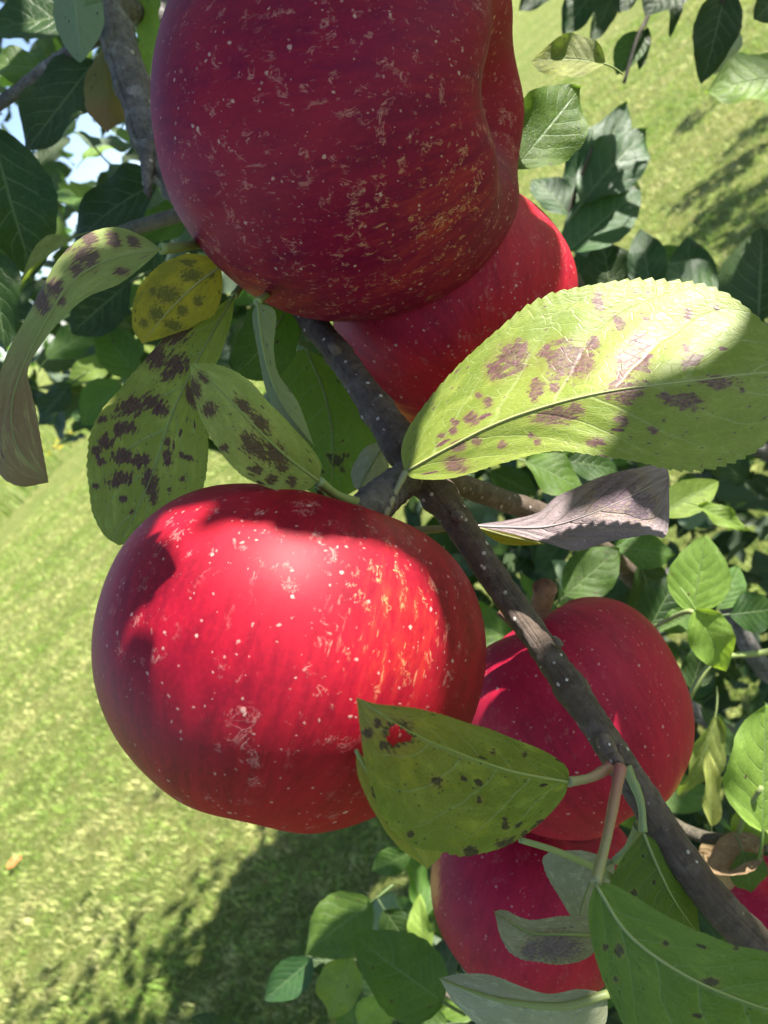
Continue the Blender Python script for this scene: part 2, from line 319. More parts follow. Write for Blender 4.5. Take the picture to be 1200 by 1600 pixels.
# ------------------------------------------------------------------ apples
def smooth(a, b, x):
    t = np.clip((x - a) / (b - a), 0, 1); return t * t * (3 - 2 * t)
APPLES = {}
def apple(key, px, py, d, R, hk, axis_c, mat, label, lobe=0.02, spin=0.0, seed=0, gold=(), russet=(), stem=None, cav=0.40, cavw=0.36, cal=0.17, calw=0.34, skew=(0, 0), res=(120, 200), taper=0.10, stem_len=1.0, base_gold=0.0, base_rus=0.0, lobes=5, pro=(0.92, 0.86)):
    nt, npz = res
    loc = P(px, py, d)
    ax = (M @ Vector(axis_c)).normalized()
    rot = ax.to_track_quat('Z', 'Y').to_matrix().to_4x4() @ Matrix.Rotation(spin, 4, 'Z')
    t = np.linspace(0, math.pi, nt)[:, None]; ph = np.linspace(0, 2 * math.pi, npz, endpoint=False)[None, :]
    st, ct = np.sin(t), np.cos(t)
    rho0 = st ** pro[0] * (1 + taper * ct)
    z = hk * np.sign(ct) * np.abs(ct) ** pro[1]
    lowk = smooth(0.2, -0.9, ct); topk = smooth(0.0, 0.95, ct)
    lob = 1 + lobe * np.cos(lobes * ph + seed) * (0.25 + lowk) + lobe * 0.7 * np.cos(lobes * ph + seed * 2.1) * topk + 0.018 * np.cos(2 * ph + seed * 3) + 0.012 * np.cos(3 * ph + seed)
    rho = rho0 * lob
    zz = z - cav * np.exp(-(rho0 / cavw) ** 2) * (ct > 0) + cal * np.exp(-(rho0 / calw) ** 2) * (ct < 0)
    zz = zz + np.where(ct < 0, 1, 0.6) * lobe * 1.3 * np.cos(lobes * ph + seed) * np.exp(-((rho0 - 0.5) / 0.25) ** 2) * np.sign(-ct) * -1 * -1
    X = R * rho * np.cos(ph); Y = R * rho * np.sin(ph); Z = R * (zz + 0 * ph)
    X = X + skew[0] * Z * 1.0; Y = Y + skew[1] * Z
    vs = np.stack([X, Y, Z], -1).reshape(-1, 3)
    # slow irregularity
    for i in range(len(vs)):
        k = mnoise.noise(Vector(vs[i]) / R * 1.3 + Vector((seed * 5.0, 1.7, seed))) * 0.025
        vs[i] *= 1 + k
    fs = []
    for i in range(nt - 1):
        for k in range(npz):
            k2 = (k + 1) % npz
            fs.append((i * npz + k, (i + 1) * npz + k, (i + 1) * npz + k2, i * npz + k2))
    me = mesh('apple_skin', vs, fs)
    mw = Matrix.Translation(loc) @ rot
    R3 = np.array(mw.to_3x3()); wv = vs @ R3.T + np.array(loc)
    cv = (wv - np.array(CAM)) @ np.array(M)          # camera axes
    pxs = W / 2 + cv[:, 0] / -cv[:, 2] * F; pys = H / 2 - cv[:, 1] / -cv[:, 2] * F
    print('APPLE', key, 'px', pxs.min().round(), pxs.max().round(), 'py', pys.min().round(), pys.max().round())
    def patches(lst, b):
        a = np.full(len(vs), float(b))
        for (qx, qy, qr, qs) in lst:
            dd = np.hypot(pxs - qx, pys - qy) + 6000 * np.maximum(0, -cv[:, 2] - d)
            i = int(np.argmin(dd)); r3 = qr / F * d
            a += qs * np.exp(-(np.linalg.norm(wv - wv[i], axis=1) / r3) ** 2)
        return a
    attr(me, 'gold', patches(gold, base_gold)); attr(me, 'russet', patches(russet, base_rus))
    root = bpy.data.objects.new('apple', None); C.objects.link(root); root.location = loc; root.empty_display_size = 0.02
    tag(root, label, 'apple', 'ripe red apples hanging in the tree')
    sk = bpy.data.objects.new('skin', me); C.objects.link(sk); me.materials.append(mat); sk.parent = root; sk.matrix_local = rot
    # stem in the cavity and dried sepals in the basin
    zc = R * (hk - cav) * 0.98
    pts = stem or [Vector((0, 0, zc)), Vector((0.02 * R, 0.0, zc + R * 0.25 * stem_len)), Vector((0.08 * R, 0.03 * R, zc + R * 0.5 * stem_len))]
    if stem: pts = [mw.inverted() @ P(*q) for q in stem]; pts = [Vector((0, 0, zc))] + pts
    sm = bpy.data.objects.new('stem', tube(pts, [0.0013, 0.0012, 0.0016], seg=10)); sm.data.materials.append(MB['stub']); C.objects.link(sm); sm.parent = root; sm.matrix_local = rot
    bm = bmesh.new(); zb = -R * (hk - cal) * 0.985
    for k in range(5):
        a = 2 * math.pi * k / 5
        c, sn = math.cos(a), math.sin(a)
        def q(r_, s_, z_): return bm.verts.new((r_ * c - s_ * sn, r_ * sn + s_ * c, zb - z_))
        a0, a1 = q(0.0008, -0.0012, 0), q(0.0008, 0.0012, 0); b0, b1 = q(0.003, -0.0011, 0.0025), q(0.003, 0.0011, 0.0025); tp = q(0.0026, 0.0004, 0.006)
        bm.faces.new((a0, a1, b1, b0)); bm.faces.new((b0, b1, tp))
    m2 = bpy.data.meshes.new('calyx'); bm.to_mesh(m2); bm.free(); m2.materials.append(MB['stub'])
    cx = bpy.data.objects.new('calyx', m2); C.objects.link(cx); cx.parent = root; cx.matrix_local = rot
    APPLES[key] = (loc, R)
    return root

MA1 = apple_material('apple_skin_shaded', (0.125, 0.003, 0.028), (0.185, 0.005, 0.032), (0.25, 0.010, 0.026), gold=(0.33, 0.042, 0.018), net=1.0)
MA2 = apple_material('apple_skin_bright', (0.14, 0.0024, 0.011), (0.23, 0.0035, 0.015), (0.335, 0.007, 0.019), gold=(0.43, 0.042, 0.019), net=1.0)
MA3 = apple_material('apple_skin_rear', (0.20, 0.004, 0.020), (0.30, 0.007, 0.024), (0.40, 0.012, 0.026), gold=(0.55, 0.22, 0.06), net=0.6)
MA4 = apple_material('apple_skin_smooth', (0.20, 0.004, 0.022), (0.29, 0.007, 0.030), (0.36, 0.011, 0.034), gold=(0.55, 0.25, 0.07), net=0.3, lent=0.6)

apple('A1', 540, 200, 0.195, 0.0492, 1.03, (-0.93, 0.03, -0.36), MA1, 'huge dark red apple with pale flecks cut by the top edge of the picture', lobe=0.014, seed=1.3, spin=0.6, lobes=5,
      cal=0.42, calw=0.32, cav=0.4, taper=0.0, pro=(1.0, 0.95), gold=((400, 465, 90, 0.6), (640, 420, 150, 0.26), (730, 290, 120, 0.20), (600, 300, 200, 0.08)), russet=((740, 250, 170, 1.1), (640, 400, 200, 1.1), (400, 440, 120, 0.5)), base_rus=0.34, res=(150, 240))
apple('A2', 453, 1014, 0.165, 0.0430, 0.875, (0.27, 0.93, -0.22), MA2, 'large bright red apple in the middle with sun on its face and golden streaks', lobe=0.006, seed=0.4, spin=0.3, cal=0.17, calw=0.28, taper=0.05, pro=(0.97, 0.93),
      gold=((610, 900, 80, 0.28), (650, 1010, 90, 0.3), (560, 1060, 90, 0.2)), russet=((610, 910, 110, 0.95), (650, 1000, 90, 0.6), (380, 1120, 100, 0.15)), stem=[(552, 806, 0.158), (562, 800, 0.164)], res=(150, 240))
apple('A3', 709, 490, 0.238, 0.0386, 0.88, (-0.3, 0.8, -0.5), MA3, 'red apple tucked behind the huge top apple, its right edge sunlit', lobe=0.02, seed=2.2,
      gold=((600, 640, 60, 0.8), (880, 400, 50, 0.1)), russet=((800, 440, 120, 0.55), (700, 450, 100, 0.3)))
apple('A4', 889, 1118, 0.238, 0.0382, 0.95, (-0.45, 0.85, -0.2), MA4, 'smooth crimson apple crossed by the speckled diagonal branch', lobe=0.02, seed=3.1,
      gold=((1060, 1230, 40, 0.7), (960, 1300, 40, 0.4)), base_rus=0.05)
apple('A5', 832, 1388, 0.275, 0.0392, 0.92, (0.3, 0.9, 0.1), MA4, 'crimson apple lowest in the cluster, behind the dry curled leaf', lobe=0.02, seed=4.7,
      gold=((678, 1380, 40, 0.9), (740, 1500, 40, 0.3)))
apple('A6', 1235, 1440, 0.36, 0.030, 0.9, (-0.2, 0.9, 0.2), MA4, 'partly hidden red apple at the right edge under the branch', lobe=0.02, seed=5.9)

# ------------------------------------------------------------------ leaves built one by one
def leaf(parent, mat, mid, left, right, kl=0.0, kr=0.0, under=False, teeth=26, tooth=0.035, nu=110, nv=12, bulge=0.03, wave=0.0, spots=(), holes=(), stalk=None, stalk_r=(0.0009, 0.0012), stalk_mat='green', rib='rib', label=None, ribr=0.00034, seed=0.0):
    teeth = int(teeth * 1.25); tooth *= 0.6
    m = spline(mid, nu); l2 = spline(left, nu); r2 = spline(right, nu)
    def lift(e, k):
        dist = np.hypot(e[:, 0] - m[:, 0], e[:, 1] - m[:, 1]); d = m[:, 2] + k * dist * m[:, 2] / F
        return np.stack([e[:, 0], e[:, 1], d], 1)
    if l2.shape[1] == 2: l2 = lift(l2, kl)
    if r2.shape[1] == 2: r2 = lift(r2, kr)
    mw = np.array([P(*p) for p in m]); lw = np.array([P(*p) for p in l2]); rw = np.array([P(*p) for p in r2])
    L = np.linalg.norm(np.diff(mw, axis=0), axis=1).sum()
    us = np.linspace(0, 1, nu); saw = ((us * teeth) % 1.0)
    env = smooth(0.03, 0.15, us) * smooth(1.0, 0.93, us)
    irr = np.array([mnoise.noise(Vector((u * 9, seed, 3.3))) for u in us])
    js = np.arange(-nv, nv + 1) / nv
    nrm = np.cross(np.gradient(mw, axis=0), rw - lw); nl = np.linalg.norm(nrm, axis=1, keepdims=True); nrm = nrm / np.maximum(nl, 1e-9)
    vs = np.zeros((nu, 2 * nv + 1, 3)); uvs = np.zeros((nu, 2 * nv + 1, 2))
    for j, v in enumerate(js):
        e = lw if v < 0 else rw
        ed = e - mw; a = abs(v)
        ext = 1.0 + (a ** 6) * env * (tooth * (saw - 0.5) * 2 * (0.75 + irr) + 0.05 * irr)
        p = mw + ed * (a * ext)[:, None]
        wd = np.linalg.norm(ed, axis=1)
        # quilted between the lateral veins, plus a slow wave along the margin
        ph = us * 6.5 - a ** 1.25 * 2.0 + (0.43 if v > 0 else 0.0)
        q = -np.abs(np.mod(ph, 1.0) - 0.5) * 0.035 * math.sin(math.pi * min(1, a * 1.05)) * wd
        hh = bulge * np.sin(math.pi * a) * wd + q + wave * a * a * wd * np.sin(us * 13 + (0 if v < 0 else 1.9) + seed)
        vs[:, j] = p + nrm * hh[:, None]
        uvs[:, j, 0] = us; uvs[:, j, 1] = v * 0.5 + 0.5
    nj = 2 * nv + 1
    flat = vs.reshape(-1, 3)
    fs = []
    pp = None
    cv = (flat - np.array(CAM)) @ np.array(M); px = W / 2 + cv[:, 0] / -cv[:, 2] * F; py = H / 2 - cv[:, 1] / -cv[:, 2] * F
    kill = np.zeros(len(flat), bool)
    for (hx, hy, hr) in holes:
        ang = np.arctan2(py - hy, px - hx); kill |= np.hypot(px - hx, (py - hy) * 1.15) < hr * (1 + 0.25 * np.sin(3 * ang + 1) + 0.2 * np.sin(7 * ang))
    mean_n = Vector(nrm[nu // 2]); flip = mean_n.dot(CAM - Vector(mw[nu // 2])) < 0
    if under: flip = not flip
    for i in range(nu - 1):
        for j in range(nj - 1):
            f = (i * nj + j, (i + 1) * nj + j, (i + 1) * nj + j + 1, i * nj + j + 1)
            if kill[list(f)].any(): continue
            fs.append(f)
    me = mesh('leaf', flat, fs, uvs.reshape(-1, 2))
    # make the face normals agree with the chosen upper side
    k = len(me.polygons) // 2
    agree = sum(p.normal.dot(CAM - p.center) for p in list(me.polygons)[k - 40:k + 40])
    if (agree < 0) != under: me.flip_normals()
    bl = np.zeros(len(flat))
    for sp in spots:
        sx, sy, sr = sp[:3]; ex = sp[3] if len(sp) > 3 else 1.0; an = sp[4] if len(sp) > 4 else 0.0
        dx, dy = px - sx, py - sy; ca, sa = math.cos(an), math.sin(an)
        a_ = (dx * ca + dy * sa) / (sr * ex); b_ = (-dx * sa + dy * ca) / sr
        bl = np.maximum(bl, np.clip(1.15 - 0.65 * np.hypot(a_, b_), 0, 1))
    attr(me, 'blotch', bl)
    o = obj('leaf', me, ML[mat], parent)
    if label: o['label'] = label
    # midrib on the underside/upper side as a slim raised rib
    mr = [Vector(x) for x in mw[::max(1, nu // 14)]] + [Vector(mw[-1])]
    rb = tube(mr, [ribr, ribr * 0.8, ribr * 0.5, ribr * 0.2], seg=8, n=40); ro = obj('midrib', rb, MS[rib], parent); ro.parent = o; ro.matrix_parent_inverse = (o.matrix_parent_inverse).inverted() @ Matrix.Translation(-parent.location) if False else Matrix.Identity(4)
    if stalk:
        sp_ = [P(*q) for q in stalk]
        st = obj('leaf_stalk', tube(sp_, [stalk_r[0] * 1.15, stalk_r[0], stalk_r[0], stalk_r[-1], stalk_r[-1], stalk_r[-1] * 1.25], seg=12, n=32, bump=0.00008, bscale=700), MS[stalk_mat], None); st.parent = o
    return o

fb = empty('fruiting_branch', P(700, 790, 0.19))
tag(fb, 'dark speckled diagonal branch bearing the spotted front leaves and apples', 'branch')
limb_px = [(440, 420, 0.235), (480, 492, 0.222), (530, 555, 0.207), (600, 655, 0.193), (655, 735, 0.188), (705, 800, 0.186), (760, 885, 0.180), (830, 985, 0.173), (905, 1095, 0.166), (975, 1200, 0.160), (1090, 1375, 0.150), (1195, 1490, 0.144), (1330, 1640, 0.138)]
obj('limb', ptube(limb_px, [0.0034, 0.0036, 0.0037, 0.0039, 0.0045, 0.0043, 0.0036, 0.0034, 0.0033, 0.0034, 0.0035, 0.0037, 0.0039], seg=36, n=420, bump=0.00028, bscale=520,
    rings=[(0.30, 0.0006, 0.012), (0.355, 0.0010, 0.02), (0.40, 0.0009, 0.012), (0.425, 0.0008, 0.008), (0.66, 0.0007, 0.012), (0.135, 0.0006, 0.01), (0.20, 0.0005, 0.008)]), MB['limb'], fb)
obj('spur', ptube([(648, 738, 0.186), (615, 762, 0.180), (588, 785, 0.174), (558, 806, 0.168)], [0.0042, 0.0040, 0.0044, 0.0036], seg=24, n=90, bump=0.0003, bscale=600,
    rings=[(k, 0.0006, 0.02) for k in (0.15, 0.27, 0.4, 0.5, 0.62, 0.72, 0.83)]), MB['spur'], fb)
def blob(px, py, d, r, stretch, mat, name, parent, seed=0):
    bm = bmesh.new(); bmesh.ops.create_icosphere(bm, subdivisions=3, radius=r)
    ax = Vector(stretch[0]).normalized(); k = stretch[1]
    for v in bm.verts:
        a = v.co.dot(M @ ax); v.co += (M @ ax) * a * (k - 1)
        v.co *= 1 + 0.22 * mnoise.noise(v.co * (0.9 / r) + Vector((seed, 0, 0)))
        v.co += P(px, py, d)
    me = bpy.data.meshes.new(name); bm.to_mesh(me); bm.free(); me.polygons.foreach_set('use_smooth', [True] * len(me.polygons))
    return obj(name, me, mat, parent)
blob(948, 1166, 0.157, 0.0019, ((0.5, -0.8, 0.3), 1.5), MB['limb'], 'bud', fb, 1)
blob(962, 1190, 0.155, 0.0016, ((0.2, -1, 0.2), 1.4), MB['limb'], 'bud', fb, 2)
blob(716, 806, 0.1795, 0.0014, ((0.6, -0.6, 0.3), 1.4), MB['limb'], 'bud', fb, 3)
blob(872, 1003, 0.1675, 0.0008, ((0.6, -0.6, 0.0), 2.0), MB['limb'], 'bud', fb, 4)
blob(523, 545, 0.202, 0.0014, ((0.6, -0.6, 0.0), 1.6), MB['limb'], 'bud', fb, 5)
# the stub end standing behind the crimson apple
obj('dead_stub', ptube([(846, 955, 0.222), (848, 938, 0.216), (852, 918, 0.211)], [0.0024, 0.0030, 0.0034], seg=16, n=24, bump=0.0005, bscale=700), MB['stub'], fb)
obj('side_branch', ptube([(690, 745, 0.215), (740, 765, 0.25), (800, 787, 0.275), (850, 805, 0.29), (930, 850, 0.34), (1010, 920, 0.40)], [0.0032, 0.0040, 0.0043, 0.0045, 0.005, 0.006], seg=18, n=60, bump=0.0004, bscale=350), MB['limb'], fb)

# big sunlit leaf
leaf(fb, 'lime', [(632, 738, .174), (700, 700, .169), (780, 660, .164), (870, 630, .159), (960, 610, .155), (1080, 595, .151), (1200, 582, .149), (1275, 585, .150)],
     [(632, 738), (627, 700), (645, 655), (700, 585), (780, 512), (860, 460), (950, 436), (1050, 438), (1130, 458), (1200, 512), (1275, 585)],
     [(632, 738), (650, 748), (710, 747), (790, 724), (870, 706), (950, 714), (1050, 734), (1120, 730), (1200, 690), (1275, 585)], kl=0.62, kr=-0.35, teeth=34, tooth=0.036, nu=220, nv=26, bulge=0.05, wave=0.02,
     spots=[(775, 578, 17), (800, 560, 24), (812, 545, 14), (858, 552, 14), (885, 562, 28, 1.4), (912, 570, 20), (925, 540, 12), (990, 562, 24, 1.0), (998, 535, 16), (975, 580, 12), (935, 470, 9, 1.6, 1.5), (965, 502, 9, 1.6, 1.0), (868, 650, 13, 2.6, -0.15), (900, 640, 12),
            (736, 654, 11), (762, 630, 8), (748, 618, 6), (710, 660, 6), (708, 672, 7), (716, 697, 9, 1.5, -0.3), (713, 725, 12, 1.6, 0.2), (745, 690, 8), (690, 682, 6), (840, 605, 12), (865, 604, 9), (835, 620, 8), (1070, 626, 13, 2.2, 0.15), (1122, 597, 10, 3, 0.03), (1040, 622, 10), (975, 610, 18, 1.8, 0), (972, 656, 11), (1020, 673, 8), (1080, 563, 10, 1.6, -0.4),
            (1075, 548, 10), (785, 695, 7), (840, 690, 6), (830, 680, 5), (1160, 610, 5), (1010, 500, 6), (1120, 480, 6), (1095, 500, 5), (1075, 490, 8), (930, 690, 7, 2)],
     stalk=[(634, 737, .174), (617, 770, .173), (600, 805, .171), (590, 826, .170)], stalk_r=(0.0008, 0.0008, 0.0011), stalk_mat='pale', label='large sunlit lime leaf with purple-brown blotches', ribr=0.00036, rib='riby')
# twisted half-brown leaf on the left
leaf(fb, 'brown', [(252, 389, .182), (200, 398, .180), (150, 415, .177), (105, 450, .173), (70, 505, .170), (35, 575, .168), (18, 640, .168), (28, 700, .169), (76, 754, .171)],
     [(252, 389), (222, 370), (180, 357), (130, 370), (85, 408), (58, 462), (20, 535), (-2, 600), (-14, 680), (-8, 735), (28, 760), (76, 754)],
     [(252, 389), (228, 412), (190, 440), (140, 462), (105, 492), (72, 530), (44, 575), (48, 615), (60, 665), (70, 715), (76, 754)], kl=0.8, kr=-0.5, teeth=30, tooth=0.03, wave=0.05, nu=130, nv=16,
     spots=[(140, 375, 12), (128, 400, 14), (120, 420, 12), (178, 375, 10, 1.5, 1), (208, 378, 9, 1.4, 0.6), (100, 385, 12), (143, 405, 12, 1.6, 1.5), (85, 450, 14), (65, 470, 14, 1.6, 1.2), (95, 470, 8), (190, 425, 8, 1.5)],
     stalk=[(252, 389, .182), (285, 386, .188), (318, 380, .200), (370, 372, .222)], stalk_r=(0.0012, 0.0011, 0.0012), stalk_mat='green', label='twisted leaf, spotted green above and brown at the drooping tip')
# yellow leaf
leaf(fb, 'yellow', [(345, 416, .205), (305, 446, .203), (262, 488, .203), (222, 537, .205)], [(345, 416), (332, 402), (285, 397), (235, 425), (211, 465), (207, 510), (222, 537)],
     [(345, 416), (348, 450), (338, 488), (305, 508), (262, 525), (222, 537)], kl=0.25, kr=0.25, rib='riby', teeth=22, nu=90, spots=[(300, 430, 10, 1.8), (262, 460, 14, 1.5), (245, 490, 12), (285, 485, 9), (310, 470, 8), (240, 455, 7), (270, 508, 8, 2, 0.3), (225, 505, 7), (330, 430, 6), (295, 410, 6, 2)], stalk=[(345, 416, .205), (355, 405, .212), (375, 385, .225)], label='yellowing oval leaf left of the top apple')
# heavily blotched leaf behind the sunlit apple
leaf(fb, 'blotch', [(366, 462, .212), (335, 515, .208), (300, 580, .203), (268, 650, .199), (244, 725, .196), (215, 795, .194), (185, 852, .194)],
     [(366, 462), (325, 486), (275, 508), (232, 552), (195, 598), (155, 645), (138, 710), (142, 790), (162, 835), (185, 852)],
     [(366, 462), (362, 500), (345, 555), (322, 600), (322, 650), (327, 705), (316, 760), (285, 810), (235, 842), (185, 852)], kl=0.15, kr=0.25, teeth=30, tooth=0.025, nu=140, nv=20, wave=0.02,
     spots=[(270, 520, 20, 1.5, -0.3), (242, 555, 18, 1.3, 1.2), (275, 568, 18, 1.2), (263, 585, 10, 1.5, -0.6), (205, 635, 15, 1.8, -0.4), (235, 628, 13, 1.6), (200, 668, 11, 1.3), (222, 718, 11, 1.3), (188, 670, 12), (160, 655, 8), (152, 705, 9), (158, 722, 8), (191, 713, 12, 1.5), (216, 721, 9, 1.5), (187, 748, 12, 1.7, -0.4), (236, 755, 12, 2.2, 1.4), (240, 778, 8, 1.6, 1.5), (262, 715, 8, 2, 1.5), (262, 690, 7), (285, 712, 6), (297, 716, 6), (150, 760, 6), (193, 780, 6), (205, 800, 5), (265, 765, 5), (300, 620, 10, 2, 1.2), (250, 640, 10, 1.6), (170, 615, 8), (285, 748, 5), (165, 690, 12)],
     stalk=[(366, 462, .212), (378, 445, .216), (392, 425, .225)], stalk_r=(0.0010, 0.0011), label='pale green leaf covered in purple-black blotches')
# leaf leaning in front, tip pointing up left
leaf(fb, 'olive', [(498, 752, .150), (450, 715, .144), (400, 668, .139), (350, 615, .137), (297, 567, .138)], [(498, 752), (501, 722), (472, 682), (428, 636), (385, 592), (342, 570), (297, 567)],
     [(498, 752), (470, 769), (430, 766), (385, 748), (345, 708), (314, 652), (300, 608), (297, 567)], kl=0.35, kr=0.0, teeth=28, tooth=0.025, nu=120, nv=16, wave=0.02,
     spots=[(318, 590, 7, 1.6, 0.8), (305, 608, 9, 2, 1.3), (328, 640, 12), (405, 660, 12, 1.8, 0.8), (380, 635, 9, 1.8, 0.8), (400, 700, 16, 1.8, 0.6), (385, 685, 10), (430, 710, 16, 1.6, 0.8), (400, 735, 9, 1.3), (425, 748, 9), (455, 752, 9), (350, 700, 7), (440, 730, 10)],
     stalk=[(498, 752, .150), (528, 775, .158), (556, 786, .168)], stalk_r=(0.0010, 0.0012), label='olive leaf with dark smudges leaning over the middle apple')
# narrow folded leaf
leaf(fb, 'olive', [(402, 472, .176), (410, 540, .170), (428, 605, .167), (455, 652, .166), (491, 697, .168)], [(402, 472), (394, 495), (402, 545), (416, 612), (440, 656), (491, 697)],
     [(402, 472), (431, 488), (428, 545), (436, 585), (466, 630), (491, 697)], kl=0.9, kr=0.7, under=True, teeth=18, nu=80, nv=8, stalk=[(402, 472, .176), (415, 462, .19), (440, 440, .215)], label='narrow folded leaf hanging below the top apple')
leaf(fb, 'plain', [(478, 545, .245), (508, 620, .24), (520, 700, .236), (515, 790, .236)], [(478, 545), (436, 562), (426, 640), (440, 730), (515, 790)], [(478, 545), (560, 590), (598, 655), (585, 740), (515, 790)], kl=0.2, kr=0.2, nu=90,
     spots=[(525, 720, 11), (515, 712, 6), (537, 735, 5), (540, 712, 5), (505, 738, 4), (535, 690, 4)], label='dark green leaf with a small blotch between the two large apples')
leaf(fb, 'green', [(452, 478, .225), (425, 520, .22), (395, 560, .218), (364, 586, .218)], [(452, 478), (408, 468), (378, 510), (362, 552), (364, 586)], [(452, 478), (468, 520), (452, 572), (412, 595), (364, 586)], kl=0.3, kr=0.1, nu=70)
leaf(fb, 'grey', [(607, 688, .205), (582, 725, .2), (560, 766, .198)], [(607, 688), (572, 698), (550, 732), (552, 758), (560, 766)], [(607, 688), (607, 735), (592, 755), (560, 766)], kl=0.3, kr=0.3, nu=60, nv=8, label='small grey leaf beside the spur')
# purple leaf on the right
leaf(fb, 'purple', [(735, 821, .200), (800, 824, .197), (860, 822, .193), (930, 800, .189), (1000, 768, .188), (1046, 745, .190)], [(735, 821), (795, 812), (842, 800), (872, 775), (935, 746), (1000, 731), (1038, 727), (1046, 745)],
     [(735, 821), (790, 832), (850, 848), (900, 860), (955, 846), (1010, 836), (1042, 834), (1046, 745)], kl=0.5, kr=-0.6, teeth=24, tooth=0.012, nu=130, nv=16, wave=0.03, rib='ribp',
     spots=[(960, 765, 30, 1.4, -0.5), (1000, 790, 24)], stalk=[(735, 821, .200), (690, 826, .203), (640, 830, .204)], stalk_r=(0.0009, 0.0011), stalk_mat='pale', label='purple-grey crinkled leaf under the sunlit leaf')
leaf(fb, 'yellow', [(745, 824, .203), (795, 838, .202), (850, 850, .2)], [(745, 824), (800, 828), (850, 850)], [(745, 824), (780, 848), (815, 852), (850, 850)], nu=50, nv=6, kr=0.3, rib='riby', label='yellow turned-under edge of the purple leaf')
# front leaf with a hole
leaf(fb, 'front', [(888, 1222, .146), (800, 1205, .134), (720, 1178, .124), (650, 1148, .117), (600, 1118, .114), (557, 1090, .114)],
     [(888, 1222), (886, 1200), (856, 1176), (800, 1152), (730, 1128), (650, 1107), (590, 1100), (557, 1090)],
     [(888, 1222), (880, 1246), (842, 1290), (790, 1326), (735, 1338), (690, 1330), (645, 1325), (605, 1285), (574, 1210), (563, 1140), (557, 1090)], kl=0.45, kr=-0.05, teeth=30, tooth=0.028, nu=150, nv=24, wave=0.02,
     spots=[(621, 1149, 25), (682, 1222, 9, 1.2), (735, 1332, 9, 1.6), (792, 1318, 9, 1.8, -0.3), (820, 1305, 8), (575, 1145, 10), (590, 1130, 8), (600, 1165, 8), (750, 1250, 6), (790, 1290, 6), (845, 1285, 6), (770, 1175, 5), (820, 1180, 5), (640, 1305, 6)],
     holes=[(621, 1149, 14)], stalk=[(888, 1222, .146), (925, 1214, .150), (958, 1194, .156)], stalk_r=(0.0009, 0.0011), stalk_mat='pink', label='olive leaf with a torn hole in front of the middle apple')
leaf(fb, 'lime', [(556, 1172, .118), (585, 1225, .120), (622, 1290, .124), (668, 1358, .130)], [(556, 1172), (560, 1215), (585, 1270), (620, 1320), (668, 1358)], [(556, 1172), (610, 1225), (660, 1290), (690, 1330), (668, 1358)], kl=-0.2, nu=80, nv=8, teeth=18, tooth=0.06, label='sunlit folded edge of the leaf with a hole, coloured lime')  # separate lighter piece; sunlight on the fold is put into its lime colour
# lower right leaves
leaf(fb, 'plain', [(930, 1380, .128), (980, 1458, .124), (1060, 1518, .121), (1150, 1560, .120), (1250, 1592, .121), (1330, 1610, .124)], [(930, 1380), (962, 1384), (1050, 1434), (1130, 1470), (1200, 1488), (1290, 1530), (1330, 1610)],
     [(930, 1380), (919, 1425), (928, 1490), (955, 1565), (1000, 1640), (1100, 1695), (1220, 1680), (1330, 1610)], kl=0.45, kr=-0.1, teeth=30, tooth=0.02, nu=130, nv=20,
     spots=[(968, 1485, 7, 1.6, 1.5), (962, 1530, 5), (1040, 1475, 5), (1110, 1535, 8, 1.8), (945, 1480, 5), (1150, 1480, 5)], stalk=[(930, 1380, .128), (950, 1300, .137), (969, 1200, .152)], stalk_r=(0.0009, 0.0009, 0.0011), stalk_mat='pink', label='broad green leaf in the lower right corner')
leaf(fb, 'plain', [(1005, 1300, .152), (1028, 1355, .150), (1055, 1408, .149), (1095, 1465, .15)], [(1005, 1300), (1042, 1330), (1082, 1392), (1095, 1465)], [(1005, 1300), (972, 1340), (952, 1388), (985, 1440), (1050, 1470), (1095, 1465)], kl=0.5, kr=0.2, nu=80, spots=[(990, 1395, 6)],
     stalk=[(1005, 1300, .152), (1000, 1250, .154), (978, 1198, .156)], stalk_r=(0.0008, 0.0010), label='smaller green leaf behind the corner leaf')
leaf(fb, 'grey', [(950, 1553, .150), (880, 1572, .149), (800, 1566, .150), (740, 1550, .153), (686, 1528, .157)], [(950, 1553), (905, 1545), (850, 1552), (775, 1526), (725, 1521), (686, 1528)],
     [(950, 1553), (940, 1610), (860, 1645), (780, 1625), (715, 1572), (686, 1528)], kl=0.6, kr=0.1, nu=100, nv=14, wave=0.02, ribr=0.0009, stalk=[(950, 1553, .15), (1000, 1535, .152), (1080, 1500, .155)], label='grey felted leaf underside along the bottom edge')
leaf(fb, 'dry', [(935, 1462, .165), (880, 1460, .163), (830, 1458, .163), (795, 1440, .164), (772, 1424, .166)], [(935, 1462), (925, 1432), (880, 1430), (830, 1438), (790, 1422), (772, 1424)], [(935, 1462), (925, 1492), (880, 1508), (820, 1500), (786, 1472), (772, 1424)], kl=0.9, kr=-0.6, nu=90, teeth=20, tooth=0.04, wave=0.08, rib='rib', ribr=0.0005,
     spots=[(870, 1480, 22, 1.8), (830, 1485, 14)], label='dry curled grey leaf with purple patch')
leaf(fb, 'grey', [(962, 1345, .175), (925, 1375, .174), (900, 1445, .174)], [(962, 1345), (905, 1328), (850, 1336), (852, 1362), (876, 1405), (900, 1445)], [(962, 1345), (955, 1400), (935, 1435), (900, 1445)], kl=0.4, nu=70, nv=10, teeth=16, stalk=[(962, 1345, .175), (985, 1320, .17), (1000, 1290, .165)], label='torn grey-green leaf below the crimson apple')
st = obj('leaf_stalk', ptube([(812, 1312, .148), (870, 1330, .150), (930, 1356, .153), (965, 1376, .155)], [0.0006, 0.0007, 0.0008], seg=10, n=24), MS['green'], fb)
